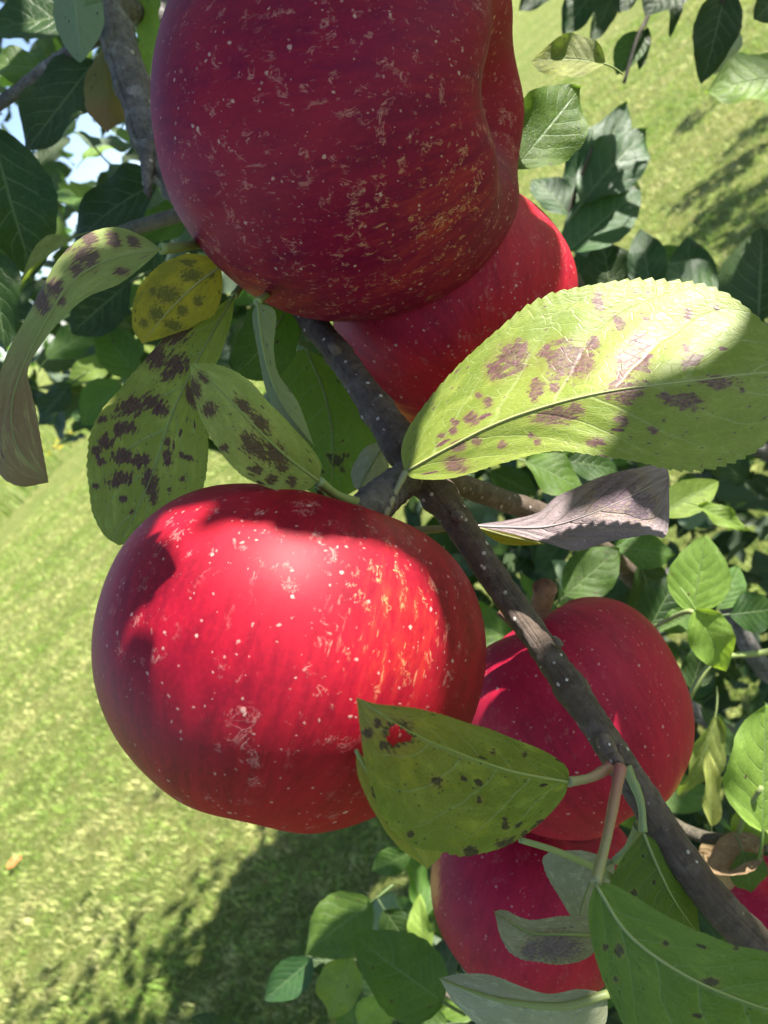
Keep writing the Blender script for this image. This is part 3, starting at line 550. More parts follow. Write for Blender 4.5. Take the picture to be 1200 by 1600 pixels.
st = obj('leaf_stalk', ptube([(497, 762, .156), (506, 778, .160), (516, 798, .166)], [0.0008, 0.0008], seg=10, n=16), MS['green'], fb)

# ------------------------------------------------------------------ shared leaf shapes for the branches behind
def leaf_shape(k, nu=22, nv=5, stalk=True):
    r = random.Random(100 + k)
    bend = r.uniform(-0.1, 0.5); fold = r.uniform(0.05, 0.45); wv = r.uniform(0.0, 0.06); tw = r.uniform(-0.5, 0.5); wid = r.uniform(0.46, 0.6); pk = r.uniform(0.8, 1.15)
    vs, uv, fs = [], [], []
    for i in range(nu):
        u = i / (nu - 1)
        w = 0.5 * wid * (math.sin(math.pi * u ** pk) ** 0.75) * (1 - 0.25 * u) + (0.02 * (1 - u) if u < 0.98 else 0.0)
        ang = bend * (u ** 1.5) * 2.0
        cx = u - 0.12 * bend * u * u; cz = -bend * u * u * 0.55
        for j in range(-nv, nv + 1):
            v = j / nv; a = abs(v); sw = 1 + (0.05 * ((u * 15) % 1.0 - 0.5) if a == 1 else 0)
            y = v * w * sw; z = fold * a * w + wv * math.sin(u * 12 + (1.3 if v > 0 else 0)) * a * a - 0.03 * abs(((u * 6.5 - a ** 1.25 * 2.0 + (0.43 if v > 0 else 0)) % 1.0) - 0.5) * math.sin(math.pi * min(1, a)) * w
            t = tw * u; y2 = y * math.cos(t) - z * math.sin(t); z2 = y * math.sin(t) + z * math.cos(t)
            vs.append((cx - z2 * math.sin(ang) * 0.0, y2, cz + z2)); uv.append((u, v * 0.5 + 0.5))
    nj = 2 * nv + 1
    for i in range(nu - 1):
        for j in range(nj - 1): fs.append((i * nj + j, (i + 1) * nj + j, (i + 1) * nj + j + 1, i * nj + j + 1))
    if not stalk: return np.array(vs), fs, np.array(uv)
    b = len(vs); sg = 5; ns = 5
    for i in range(ns):
        x = -0.28 + 0.30 * i / (ns - 1); zc = -0.10 * (1 - i / (ns - 1)) ** 2
        for q in range(sg):
            th = 2 * math.pi * q / sg; vs.append((x, 0.011 * math.cos(th), zc + 0.011 * math.sin(th))); uv.append((0.1, 0.5))
    for i in range(ns - 1):
        for q in range(sg): fs.append((b + i * sg + q, b + i * sg + (q + 1) % sg, b + (i + 1) * sg + (q + 1) % sg, b + (i + 1) * sg + q))
    return np.array(vs), fs, np.array(uv)
SHAPES = [leaf_shape(k) for k in range(10)]
LMESH = {}
def lmesh(k, mat):
    if (k, mat) not in LMESH:
        me = mesh('leaf_shape', *SHAPES[k]); me.materials.append(ML[mat]); LMESH[(k, mat)] = me
    return LMESH[(k, mat)]
def leaf_matrix(base, tip, nhint, wk=1.0):
    x = tip - base; L = x.length; x = x.normalized(); z = (nhint - x * nhint.dot(x)).normalized(); y = z.cross(x)
    R = Matrix((x, y, z)).transposed().to_4x4()
    return Matrix.Translation(base) @ R @ Matrix.Diagonal((L, L * wk, L, 1))
def put_leaf(parent, base, tip, nhint, k, mat, wk=1.0):
    o = bpy.data.objects.new('leaf', lmesh(k, mat)); C.objects.link(o); o.parent = parent
    o.matrix_parent_inverse = Matrix.Translation(-parent.location); o.matrix_basis = leaf_matrix(base, tip, nhint, wk)
    return o
def pl(parent, bx, by, tx, ty, w, d, mat, k=None, dd=0.0, under=False, tilt=(0.0, 0.3), label=None):
    """leaf from base pixel to tip pixel; w = width in pixels; normal roughly towards the viewer, tilted"""
    base, tip = P(bx, by, d), P(tx, ty, d + dd)
    n = M @ Vector((tilt[0], tilt[1], 1.0)); n = -n if under else n
    Lp = math.hypot(tx - bx, ty - by)
    k = random.randrange(10) if k is None else k
    wid = np.ptp(SHAPES[k][0][:242, 1])
    o = put_leaf(parent, base, tip, n.normalized(), k, mat, min(2.2, (w / Lp) / wid))
    if label: o['label'] = label
    return o

# --- thick grey branch, upper left
gb = empty('grey_branch', P(200, 120, 0.30)); tag(gb, 'thick grey flaky branch left of the topmost apple with dark leaves', 'branch')
obj('limb', ptube([(130, -160, .31), (150, -50, .30), (172, 20, .295), (195, 95, .292), (222, 180, .29), (244, 245, .288), (300, 330, .285)], [0.0085, 0.008, 0.0074, 0.0068, 0.0062, 0.0060, 0.005], seg=28, n=160, bump=0.0011, bscale=260, rings=[(0.62, 0.001, 0.03), (0.74, 0.0012, 0.03)]), MB['old'], gb)
obj('dead_spur', ptube([(232, 225, .283), (230, 265, .28), (232, 308, .278)], [0.0030, 0.0024, 0.0010], seg=14, n=40, bump=0.0009, bscale=500), MB['old'], gb)
obj('side_branch', ptube([(262, 10, .40), (235, 30, .38), (205, 15, .36), (180, 0, .35)], [0.006, 0.006, 0.005], seg=12, n=24, bump=0.0006), MB['old'], gb)
obj('twig', ptube([(-10, 170, .345), (30, 140, .335), (90, 95, .325), (150, 60, .31)], [0.0026, 0.003, 0.003], seg=10, n=30, bump=0.0003), MB['old'], gb)
obj('twig', ptube([(300, 330, .30), (200, 360, .32), (110, 400, .36), (40, 520, .42), (20, 620, .48)], [0.003, 0.0025, 0.002], seg=10, n=40, bump=0.0003), MB['twig'], gb)
for a in [(148, 95, 38, 240, 130, .32, 'shaded', 0), (80, 112, -45, 85, 80, .335, 'green', 1), (150, 15, -30, 50, 130, .37, 'shaded', 2), (248, 285, 68, 368, 120, .335, 'shaded', 3), (-12, 205, 40, 425, 140, .31, 'shaded', 4),
          (228, -25, 236, 90, 55, .36, 'fresh', 5), (108, 374, 8, 445, 60, .285, 'olive', 6), (-15, 385, 8, 550, 85, .285, 'shaded', 7), (302, 330, 188, 388, 75, .37, 'green', 8), (205, 440, 108, 520, 90, .43, 'shaded', 9),
          (112, 600, 48, 664, 50, .5, 'shaded', 1), (188, 598, 128, 664, 70, .5, 'green', 2), (60, 260, 100, 200, 40, .6, 'shaded', 3), (130, 250, 180, 215, 35, .6, 'fresh', 4), (75, 560, 150, 500, 60, .47, 'green', 5), (180, 560, 100, 600, 50, .52, 'fresh', 0), (330, 360, 250, 300, 70, .42, 'shaded', 6), (225, 130, 260, 30, 60, .42, 'fresh', 3)]:
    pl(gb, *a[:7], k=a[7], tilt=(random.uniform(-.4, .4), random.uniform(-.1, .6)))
pl(gb, 112, -45, 126, 98, 82, .272, 'green', k=2, under=True, label='pale felted leaf underside beside the grey branch')
pl(gb, 160, 70, 186, 238, 80, .305, 'brown', k=4, under=True)
# --- shoot hanging into the upper right corner
sh1 = empty('leafy_shoot', P(1150, -60, 0.36)); tag(sh1, 'leafy shoot hanging into the top right corner above the lawn', 'branch', 'leafy shoots behind the apples')
obj('twig', ptube([(1300, -120, .36), (1150, -60, .37), (1010, -40, .40), (900, -60, .45), (800, -90, .5)], [0.004, 0.003, 0.0026, 0.002], seg=10, n=40, bump=0.0003), MB['twig'], sh1)
obj('twig', ptube([(1040, -45, .395), (1010, 30, .395), (995, 60, .395), (975, 130, .40)], [0.0014, 0.0012, 0.0009], seg=8, n=24), MB['twig'], sh1)
obj('twig', ptube([(1150, -60, .37), (1135, -20, .36), (1128, 5, .355)], [0.0014, 0.0012], seg=8, n=14), MB['twig'], sh1)
for a in [(962, -15, 924, 68, 36, .45, 'shaded', 0), (945, -40, 880, 48, 60, .46, 'shaded', 1), (1000, 50, 964, 118, 48, .40, 'green', 2), (1132, -8, 1106, 118, 72, .355, 'shaded', 3), (1140, 20, 1130, 108, 50, .37, 'grey', 4), (1240, 120, 1108, 122, 110, .34, 'fresh', 5),
          (1060, -30, 1010, 18, 90, .38, 'shaded', 6), (1000, -30, 968, 20, 40, .42, 'shaded', 7), (870, -40, 812, 18, 50, .5, 'shaded', 8), (1230, -20, 1180, 30, 60, .36, 'shaded', 9), (1010, 45, 1000, 110, 22, .40, 'shaded', 0), (1055, -20, 1058, 50, 22, .40, 'shaded', 3)]:
    pl(sh1, *a[:7], k=a[7], tilt=(random.uniform(-.3, .3), random.uniform(0, .6)))
# two leaves right behind the top apple belong to the fruiting branch
pl(fb, 806, 262, 918, 118, 118, .225, 'plain', k=1, tilt=(0.2, 0.2), label='mid green leaf behind the right side of the top apple')
pl(fb, 945, 100, 830, 72, 74, .21, 'olive', k=4, tilt=(0.1, 0.1), label='arched olive leaf behind the top apple near the lawn')
# --- glossy shoot right of the top apple
sh2 = empty('leafy_shoot', P(890, 380, 0.45)); tag(sh2, 'shoot of glossy dark leaves between the top apple and the lawn', 'branch', 'leafy shoots behind the apples')
obj('twig', ptube([(1010, 640, .52), (950, 520, .48), (890, 400, .45), (890, 330, .44), (925, 230, .43)], [0.003, 0.002, 0.0014, 0.0009], seg=10, n=40, bump=0.0002), MB['twig'], sh2)
for a in [(892, 335, 980, 162, 90, .45, 'gloss', 0), (908, 318, 1016, 182, 92, .43, 'gloss', 1), (888, 392, 1000, 296, 100, .43, 'gloss', 2), (1016, 455, 1002, 340, 62, .46, 'gloss', 3), (890, 338, 838, 262, 66, .44, 'gloss', 4), (1135, 500, 1040, 385, 110, .46, 'gloss', 5), (1185, 500, 1195, 338, 140, .44, 'shaded', 6),
          (960, 480, 940, 370, 90, .48, 'shaded', 7), (1080, 480, 1075, 370, 80, .5, 'gloss', 8), (900, 470, 905, 395, 60, .5, 'shaded', 9), (930, 330, 995, 290, 40, .47, 'grey', 0), (1000, 300, 960, 280, 40, .5, 'fresh', 2)]:
    pl(sh2, *a[:7], k=a[7], tilt=(random.uniform(-.4, .2), random.uniform(0.2, .9)))
# --- shoot on the right, beside the crimson apple
sh3 = empty('leafy_shoot', P(1080, 960, 0.29)); tag(sh3, 'fresh green shoot to the right of the crimson apple', 'branch', 'leafy shoots behind the apples')
obj('twig', ptube([(1300, 1000, .33), (1190, 1020, .31), (1120, 1030, .30), (1085, 1075, .30), (1060, 1120, .31), (1000, 1180, .35)], [0.0016, 0.0013, 0.0012, 0.001], seg=10, n=40), MS['green'], sh3)
obj('twig', ptube([(1120, 1030, .30), (1095, 990, .288), (1080, 955, .28), (1020, 980, .30)], [0.001, 0.001, 0.0009], seg=8, n=30), MS['green'], sh3)
for a in [(884, 930, 968, 856, 78, .32, 'green', 0), (960, 855, 1062, 862, 62, .35, 'green', 1), (1082, 958, 1102, 836, 92, .285, 'fresh', 2), (1086, 952, 1152, 1064, 70, .272, 'fresh', 3), (1120, 950, 1168, 882, 48, .31, 'green', 4), (1140, 960, 1225, 950, 66, .30, 'shaded', 5), (1036, 806, 1128, 740, 58, .30, 'fresh', 6),
          (1090, 790, 1170, 828, 34, .29, 'fresh', 7), (1080, 960, 1030, 985, 40, .3, 'green', 8), (1010, 990, 1060, 900, 80, .34, 'shaded', 9), (960, 870, 900, 920, 60, .36, 'green', 2), (1080, 1075, 1105, 1000, 50, .34, 'shaded', 0), (820, 720, 920, 760, 80, .3, 'green', 1), (880, 720, 980, 730, 60, .31, 'shaded', 4), (1000, 880, 1050, 1010, 90, .37, 'shaded', 3)]:
    pl(sh3, *a[:7], k=a[7], tilt=(random.uniform(-.4, .4), random.uniform(0.1, .8)))
# --- shoot at the lower right edge
sh4 = empty('leafy_shoot', P(1180, 1310, 0.27)); tag(sh4, 'leafy shoot with tan dry leaves at the lower right edge', 'branch', 'leafy shoots behind the apples')
obj('twig', ptube([(1040, 1280, .29), (1090, 1305, .28), (1150, 1315, .275), (1300, 1330, .27)], [0.0022, 0.0024, 0.003], seg=12, n=40, bump=0.0004), MB['twig'], sh4)
obj('twig', ptube([(1150, 1315, .275), (1165, 1270, .262), (1190, 1230, .255)], [0.001, 0.0009], seg=8, n=16), MS['green'], sh4)
for a in [(1192, 1296, 1196, 1098, 130, .258, 'fresh', 0), (1118, 1118, 1080, 1268, 66, .335, 'olive', 4), (1112, 1290, 1108, 1168, 30, .32, 'olive', 7), (1190, 1312, 1105, 1362, 60, .268, 'tan', 2), (1160, 1330, 1185, 1410, 60, .265, 'green', 3), (1120, 1330, 1150, 1400, 45, .28, 'tan', 6), (1130, 1320, 1080, 1350, 40, .285, 'tan', 8), (1200, 1260, 1150, 1330, 60, .27, 'fresh', 1)]:
    pl(sh4, *a[:7], k=a[7], tilt=(random.uniform(-.3, .3), random.uniform(0.1, .6)))
# --- shoot at the bottom, over the lawn shadow
sh5 = empty('leafy_shoot', P(620, 1500, 0.38)); tag(sh5, 'low leafy shoot under the middle apple, in front of the lawn shadow', 'branch', 'leafy shoots behind the apples')
obj('twig', ptube([(860, 1700, .36), (740, 1580, .37), (640, 1520, .385), (580, 1480, .39), (545, 1400, .40)], [0.0026, 0.002, 0.0016, 0.001], seg=10, n=40, bump=0.0002), MB['twig'], sh5)
for a in [(582, 1408, 478, 1488, 92, .385, 'green', 0), (548, 1488, 508, 1606, 70, .38, 'fresh', 1), (488, 1498, 414, 1562, 56, .40, 'gloss', 2), (692, 1565, 548, 1468, 118, .31, 'green', 3), (665, 1492, 650, 1405, 42, .41, 'fresh', 4), (642, 1330, 576, 1368, 42, .37, 'green', 5), (560, 1600, 620, 1560, 60, .37, 'fresh', 6), (600, 1420, 640, 1480, 50, .42, 'shaded', 7),
          (700, 1600, 620, 1610, 60, .36, 'green', 8), (380, 1640, 300, 1590, 60, .4, 'shaded', 9), (540, 1500, 470, 1500, 40, .41, 'shaded', 0), (740, 1590, 660, 1530, 50, .39, 'fresh', 2), (600, 1530, 560, 1580, 60, .42, 'shaded', 3)]:
    pl(sh5, *a[:7], k=a[7], tilt=(random.uniform(-.3, .3), random.uniform(0.1, .7)))

# ------------------------------------------------------------------ the tree itself: trunk, limbs, leaves behind, unseen crown leaves above the frame arranged to shape the shade
troot = c2w((1.24, -0.11, -1.30)); troot.z = 0
tree = empty('apple_tree', troot); tag(tree, 'apple tree whose dark inner foliage fills the right side', 'tree')
obj('trunk', tube([troot + Vector((0, 0, -0.1)), troot + Vector((0.02, 0, 0.4)), troot + Vector((-0.02, 0.03, 0.9)), troot + Vector((0.05, 0.02, 1.6)), troot + Vector((0.1, 0.0, 2.6))], [0.10, 0.075, 0.065, 0.05, 0.02], seg=24, n=60, bump=0.008, bscale=18), MB['old'], tree)
for pts in ([troot + Vector((0, 0, 0.75)), P(1400, 1150, .75), P(1300, 1560, .3), P(1330, 1640, .138)], [troot + Vector((0, 0, 0.95)), P(1350, 700, .7), P(1180, 700, .58), P(1010, 640, .52)],
            [troot + Vector((0, 0, 1.1)), P(1380, 300, .7), P(1320, -60, .4), P(1300, -120, .36)], [troot + Vector((0, 0, 0.9)), P(1300, 1000, .6), P(1100, 900, .5), P(1010, 920, .40)],
            [troot + Vector((0, 0, 1.5)), P(900, -700, .8), P(400, -500, .5), P(130, -160, .31)], [troot + Vector((0, 0, 0.7)), P(1500, 1500, .7), P(1100, 1750, .42), P(860, 1700, .36)], [troot + Vector((0, 0, .8)), P(1300, 1150, .6), P(1150, 1150, .5), P(950, 1000, .47)]):
    obj('limb', tube(pts, [0.035, 0.016, 0.009, 0.004], seg=12, n=40, bump=0.001, bscale=90), MB['old'], tree)

def A_pt(key, px, py):
    """front surface point of an apple under a pixel"""
    c, r = APPLES[key]; dr = (P(px, py, 1.0) - CAM).normalized(); oc = CAM - c; b = oc.dot(dr); cc = oc.dot(oc) - r * r; disc = b * b - cc
    return CAM + dr * (-b - math.sqrt(max(disc, 0)))
def ground_pt(px, py):
    dr = P(px, py, 1.0) - CAM; return CAM + dr * (-CAM.z / dr.z)
LIT = [A_pt('A2', *q) for q in [(285, 810), (330, 900), (300, 980), (290, 1060), (360, 1000), (430, 880), (420, 950), (400, 1050), (500, 900), (500, 980), (560, 900), (560, 1000), (620, 900), (620, 980), (640, 1060), (680, 1000), (500, 1060), (460, 1120), (560, 1090), (200, 1000), (350, 1090), (670, 930)]]
LIT += [P(*q) for q in [(680, 650, .175), (720, 600, .18), (760, 560, .178), (800, 540, .18), (860, 500, .175), (950, 460, .175), (1050, 470, .17), (850, 600, .166), (950, 550, .166), (1040, 540, .163), (780, 680, .162), (850, 660, .157), (720, 710, .166), (920, 650, .153), (700, 680, .17), (1100, 490, .165), (900, 570, .165)]]
LIT += [P(*q) for q in [(890, 420, .215), (875, 370, .22), (885, 450, .21), (760, 905, .178), (800, 940, .172), (940, 825, .19), (565, 1200, .15), (580, 1250, .15), (1110, 1000, .28), (1140, 1030, .275), (1095, 900, .285), (1080, 770, .3), (1180, 1180, .26), (520, 1450, .385), (510, 1560, .38), (1150, 810, .29), (960, 160, .45), (880, 250, .44), (960, 310, .43), (930, 880, .32)]]
LITG = [ground_pt(x, y) for x, y in [(40, 900), (60, 1100), (100, 1300), (60, 1500), (200, 1300), (200, 1450), (120, 1580), (300, 1350), (350, 1310), (1000, 150), (1100, 150), (1050, 250), (980, 300), (950, 60), (1150, 60), (240, 1560)]]
DARK = [A_pt('A1', *q) for q in [(x, y) for x in range(280, 790, 60) for y in range(20, 480, 55) if math.hypot(x - 536, y - 205) < 270]]
DARK += [A_pt('A2', *q) for q in [(170, 900), (160, 1000), (190, 1080), (220, 880), (740, 1000), (730, 950), (735, 1060), (240, 840)]]
DARK += [P(*q) for q in [(1150, 560, .15), (1100, 620, .15), (1000, 660, .15), (1180, 620, .15), (1050, 690, .148), (200, 400, .18), (100, 450, .173), (40, 600, .168), (280, 460, .2), (200, 700, .196), (260, 600, .2), (280, 740, .196), (400, 680, .14), (350, 620, .138), (450, 720, .145), (900, 780, .19), (1000, 770, .188), (700, 1200, .137), (800, 1230, .14), (750, 1280, .138),
     (980, 1450, .124), (1060, 1530, .121), (1150, 1520, .12), (1020, 1400, .15), (850, 1570, .15), (850, 1470, .163), (640, 560, .2), (600, 620, .2), (750, 420, .205)]]
DARK += [A_pt('A4', *q) for q in [(850, 1000), (950, 980), (1000, 1050), (900, 1150), (1020, 1150), (820, 1150)]] + [A_pt('A5', *q) for q in [(720, 1400), (800, 1450), (760, 1350)]] + [P(x, y, .335) for x in (1170, 1190, 1210) for y in (1400, 1430, 1460)]
DARK += [P(random.uniform(700, 1250), random.uniform(700, 1400), random.uniform(.4, .9)) for _ in range(60)] + [P(random.uniform(-20, 300), random.uniform(-20, 500), random.uniform(.3, .4)) for _ in range(40)]
DARKG = [ground_pt(x, y) for x, y in [(345, 1470), (380, 1420), (420, 1380), (460, 1330), (420, 1500), (370, 1560), (500, 1300), (560, 1290), (1150, 260), (1190, 300), (1120, 330), (1180, 390), (1100, 300), (1080, 190), (1150, 360), (450, 1450), (530, 1350), (400, 1590), (480, 1560), (350, 1530), (440, 1420), (520, 1420), (560, 1360), (600, 1330), (640, 1300), (600, 1450), (700, 1550), (1170, 210), (1195, 350), (1140, 420), (1190, 430), (1100, 360)]]
LITG += [ground_pt(x, y) for x in range(0, 300, 36) for y in range(860, 1600, 40) if x < 270 - max(0, y - 1380) * 0.25]
LITN = np.array([tuple(p) for p in LIT + LITG]); SN = np.array(SUN)
def blocks_lit(q, r):
    dv = np.array(q) - LITN; t = dv @ SN; perp = np.linalg.norm(dv - t[:, None] * SN, axis=1)
    return bool(((t > 0) & (perp < r)).any())
def in_frame(q, m=110):
    x, y, z = pix(q); return z > 0.0 and -m < x < W + m and -m < y < H + m
def behind_fruit(q):
    x, y, z = pix(q); return z > 0.6 and any(math.hypot(x - a, y - b) < r_ for a, b, r_ in ((540, 220, 215), (452, 1022, 215), (715, 490, 120), (900, 1130, 110)))
crown = []       # (base, tip, normal, shape)
def crown_leaf(q, L, spread=0.5):
    n = (SUN + Vector((random.gauss(0, spread), random.gauss(0, spread), random.gauss(0, spread)))).normalized()
    x = n.orthogonal().normalized(); x = Matrix.Rotation(random.uniform(0, 6.28), 3, n) @ x
    y = n.cross(x)
    if not behind_fruit(q) and any(in_frame(q + x * (k1 * L) + y * (k2 * L), 20) for k1, k2 in ((.6, 0), (-.6, 0), (0, .35), (0, -.35))): return
    crown.append((q - x * L * 0.5, q + x * L * 0.5, n, random.randrange(10)))
E1 = np.array(SUN.orthogonal().normalized()); E2 = np.cross(SN, E1)
def poly_in(pt, poly):
    x, y = pt; c = False
    for i in range(len(poly)):
        x1, y1 = poly[i]; x2, y2 = poly[i - 1]
        if (y1 > y) != (y2 > y) and x < (x2 - x1) * (y - y1) / (y2 - y1) + x1: c = not c
    return c
SUNNY_APPLE = [(335, 832), (400, 824), (450, 850), (530, 868), (590, 852), (640, 875), (683, 962), (692, 1050), (690, 1110), (600, 1170), (450, 1180), (330, 1150), (275, 1120), (246, 1050), (252, 980), (292, 875)]
SUNNY_LEAF = [(655, 690), (690, 610), (780, 520), (860, 465), (950, 440), (1050, 442), (1120, 460), (1157, 487), (1124, 541), (1027, 584), (951, 611), (929, 644), (962, 705), (870, 702), (790, 720), (710, 742), (670, 735)]
FINE_L, FINE_D, FAR_D = list(LIT), list(DARK), set()
for key, cx_, cy_, rr_ in (('A4', 908, 1132, 165), ('A5', 832, 1388, 140), ('A3', 714, 486, 170)):
    for x in range(int(cx_ - rr_), int(cx_ + rr_), 26):
        for y in range(int(cy_ - rr_), int(cy_ + rr_), 26):
            if math.hypot(x - cx_, y - cy_) < rr_ and not (key == 'A3' and x > 845): FINE_D.append(A_pt(key, x, y))
for x in range(270, 810, 34):
    for y in range(0, 500, 34):
        if math.hypot(x - 536, y - 205) < 285: FINE_D.append(A_pt('A1', x, y))
cA2, rA2 = APPLES['A2']
for x in range(150, 770, 16):
    for y in range(750, 1200, 16):
        if math.hypot(x - 452, y - 1022) > 285: continue
        if (A_pt('A2', x, y) - cA2).dot(SUN) < 0.12 * rA2: continue
        if poly_in((x, y), SUNNY_APPLE) or math.hypot(x - 285, y - 808) < 24: FINE_L.append(A_pt('A2', x, y))
        elif math.hypot(x - 285, y - 808) > 40: FINE_D.append(A_pt('A2', x, y))
for x in range(630, 1200, 18):
    for y in range(440, 745, 18):
        dd = 0.174 - 0.025 * min(1, (x - 632) / 500) + max(0, (690 - (x - 632) * 0.18 - y)) * 0.00008
        if poly_in((x, y), SUNNY_LEAF): FINE_L.append(P(x, y, dd))
        elif x > 960 and y > 470 + (1200 - x) * 0.2: FAR_D.add(len(FINE_D)); FINE_D.append(P(x, y, dd))
def sp(ps): a = np.array([tuple(p) for p in ps]); return np.stack([a @ E1, a @ E2], 1), a @ SN
L2d, Lh = sp(FINE_L); D2d, Dh = sp(FINE_D); cover = np.zeros(len(D2d), int)
order = list(range(len(FINE_D))); random.shuffle(order)
for rnd in range(2):  # lays unseen leaves up-sun so sunlight reaches only the chosen spots
    for i in order:
        if cover[i] > rnd: continue
        for tr_ in range(90):
            L = random.uniform(0.03, 0.07) if tr_ < 50 else random.uniform(0.016, 0.035)
            q = FINE_D[i] + SUN * (random.uniform(0.45, 1.1) if i in FAR_D else random.uniform(0.05, 0.7))
            th = random.uniform(0, 6.28); ex = np.cos(th) * E1 + np.sin(th) * E2; ey = np.cross(SN, ex)
            q = q + Vector(ex) * random.uniform(-.4, .4) * L + Vector(ey) * random.uniform(-.2, .2) * L
            if in_frame(q, 70) or (q - CAM).length < 0.06: continue
            qa = np.array(q); c2 = np.array([qa @ E1, qa @ E2]); hq = qa @ SN
            dl = L2d - c2; a1 = (dl[:, 0] * np.cos(th) + dl[:, 1] * np.sin(th)) / (L * .52); a2 = (-dl[:, 0] * np.sin(th) + dl[:, 1] * np.cos(th)) / (L * .27)
            if ((a1 * a1 + a2 * a2 < 1.0) & (Lh < hq)).any(): continue
            if any(in_frame(q + Vector(ex) * (k1 * L) + Vector(ey) * (k2 * L), 12) for k1, k2 in ((.55, 0), (-.55, 0), (0, .3), (0, -.3), (.3, .25), (-.3, .25), (.3, -.25), (-.3, -.25))): continue
            n = (SUN + Vector((random.gauss(0, .12), random.gauss(0, .12), random.gauss(0, .12)))).normalized(); x = Vector(ex)
            crown.append((q - x * L * .5, q + x * L * .5, n, random.randrange(10)))
            dl = D2d - c2; a1 = (dl[:, 0] * np.cos(th) + dl[:, 1] * np.sin(th)) / (L * .46); a2 = (-dl[:, 0] * np.sin(th) + dl[:, 1] * np.cos(th)) / (L * .22)
            cover += ((a1 * a1 + a2 * a2 < 1.0) & (Dh < hq)).astype(int)
            break
print('UNCOVERED', int((cover == 0).sum()), len(cover))
for p in DARKG:
    got = 0
    for _ in range(260):
        q = p + SUN * random.uniform(0.9, 2.4) + Vector((random.gauss(0, .06), random.gauss(0, .06), random.gauss(0, .06)))
        if (in_frame(q, 150) and not behind_fruit(q)) or (q - CAM).length < 0.15 or blocks_lit(q, 0.05): continue
        crown_leaf(q, random.uniform(0.07, 0.10), 0.5); got += 1
        if got >= 40: break
# general crown volume above and to the right, keeping clear of the sunlit spots
for _ in range(3600):
    q = troot + Vector((random.gauss(0, .55), random.gauss(0, .55), random.uniform(1.0, 3.0)))
    if in_frame(q, 150) or (q - CAM).length < 0.2 or blocks_lit(q, 0.045): continue
    crown_leaf(q, random.uniform(0.055, 0.085), 0.8)
def crown_mesh(items, mat):
    V, Fc, U = [], [], []; nb = 0
    for (b, t, n, k) in items:
        vs, fs, uv = SHAPES_LO[k]; m = np.array(leaf_matrix(b, t, n))
        V.append(vs @ m[:3, :3].T + m[:3, 3]); U.append(uv); Fc += [tuple(i + nb for i in f) for f in fs]; nb += len(vs)
    me = mesh('foliage', np.vstack(V), Fc, np.vstack(U)); me.materials.append(mat); return me
SHAPES_LO = [leaf_shape(k, 8, 1, False) for k in range(10)]
shade_leaves = obj('foliage', crown_mesh(crown, ML['green']), None, tree); shade_leaves['kind'] = 'stuff'  # out-of-frame leaves added to shade the fruit, leaves and lawn
inner = []
def inner_zone(n, x0, x1, y0, y1, d0, d1, skip=()):
    for _ in range(n):
        px, py = random.uniform(x0, x1), random.uniform(y0, y1)
        if any(math.hypot(px - a, py - b) < c for a, b, c in skip): continue
        q = P(px, py, random.uniform(d0, d1)); L = random.uniform(0.05, 0.085)
        n_ = Vector((random.gauss(0, 1), random.gauss(0, 1), random.gauss(0.6, 1))).normalized(); x = Matrix.Rotation(random.uniform(0, 6.28), 3, n_) @ n_.orthogonal().normalized()
        inner.append((q - x * L / 2, q + x * L / 2, n_, random.randrange(10)))
inner_zone(900, 780, 1500, 470, 1420, 0.8, 1.5)
inner_zone(260, 700, 1300, 1400, 1750, 0.7, 1.3)
inner_zone(150, 640, 860, 680, 1000, 0.8, 1.4)
inner_zone(260, -150, 380, -150, 330, 0.9, 1.5, skip=((120, 230, 36), (60, 290, 24), (215, 250, 18)))
inner_zone(240, 60, 560, 320, 700, 0.8, 1.4)
inner_zone(40, -60, 80, 420, 640, 0.9, 1.5)
fi = obj('foliage', crown_mesh(inner, ML['shaded']), None, tree); fi['kind'] = 'stuff'
print('CROWN', len(crown))

# leaves standing behind in view: each one a leaf of the tree
def zone(n, x0, x1, y0, y1, d0, d1, mats, skip=()):
    k = 0
    while k < n:
        px, py = random.uniform(x0, x1), random.uniform(y0, y1)
        if any(math.hypot(px - a, py - b) < c for a, b, c in skip): continue
        d = random.uniform(d0, d1); L = random.uniform(0.036, 0.062)
        an = random.uniform(0, 6.28); base = P(px, py, d)
        tip = base + M @ Vector((math.cos(an) * L, math.sin(an) * L, random.uniform(-.5, .5) * L))
        n_ = (M @ Vector((random.gauss(0, .4), random.gauss(0.4, .4), 1))).normalized()
        if random.random() < 0.25: n_ = -n_
        put_leaf(tree, base, tip, n_, random.randrange(10), random.choice(mats)); k += 1
zone(95, 720, 1240, 700, 1380, .45, 1.0, ['shaded', 'shaded', 'shaded', 'green'])
zone(30, 900, 1250, 390, 760, .55, 1.0, ['shaded', 'green'])
zone(34, 560, 1000, 1400, 1640, .45, .8, ['shaded', 'green'])
zone(44, -30, 420, -30, 380, .42, .9, ['shaded', 'green', 'fresh'], skip=((120, 230, 42), (60, 290, 26), (215, 250, 18), (225, 90, 18)))
zone(48, 30, 540, 320, 690, .42, .85, ['shaded', 'shaded', 'green'], skip=((60, 500, 40),))

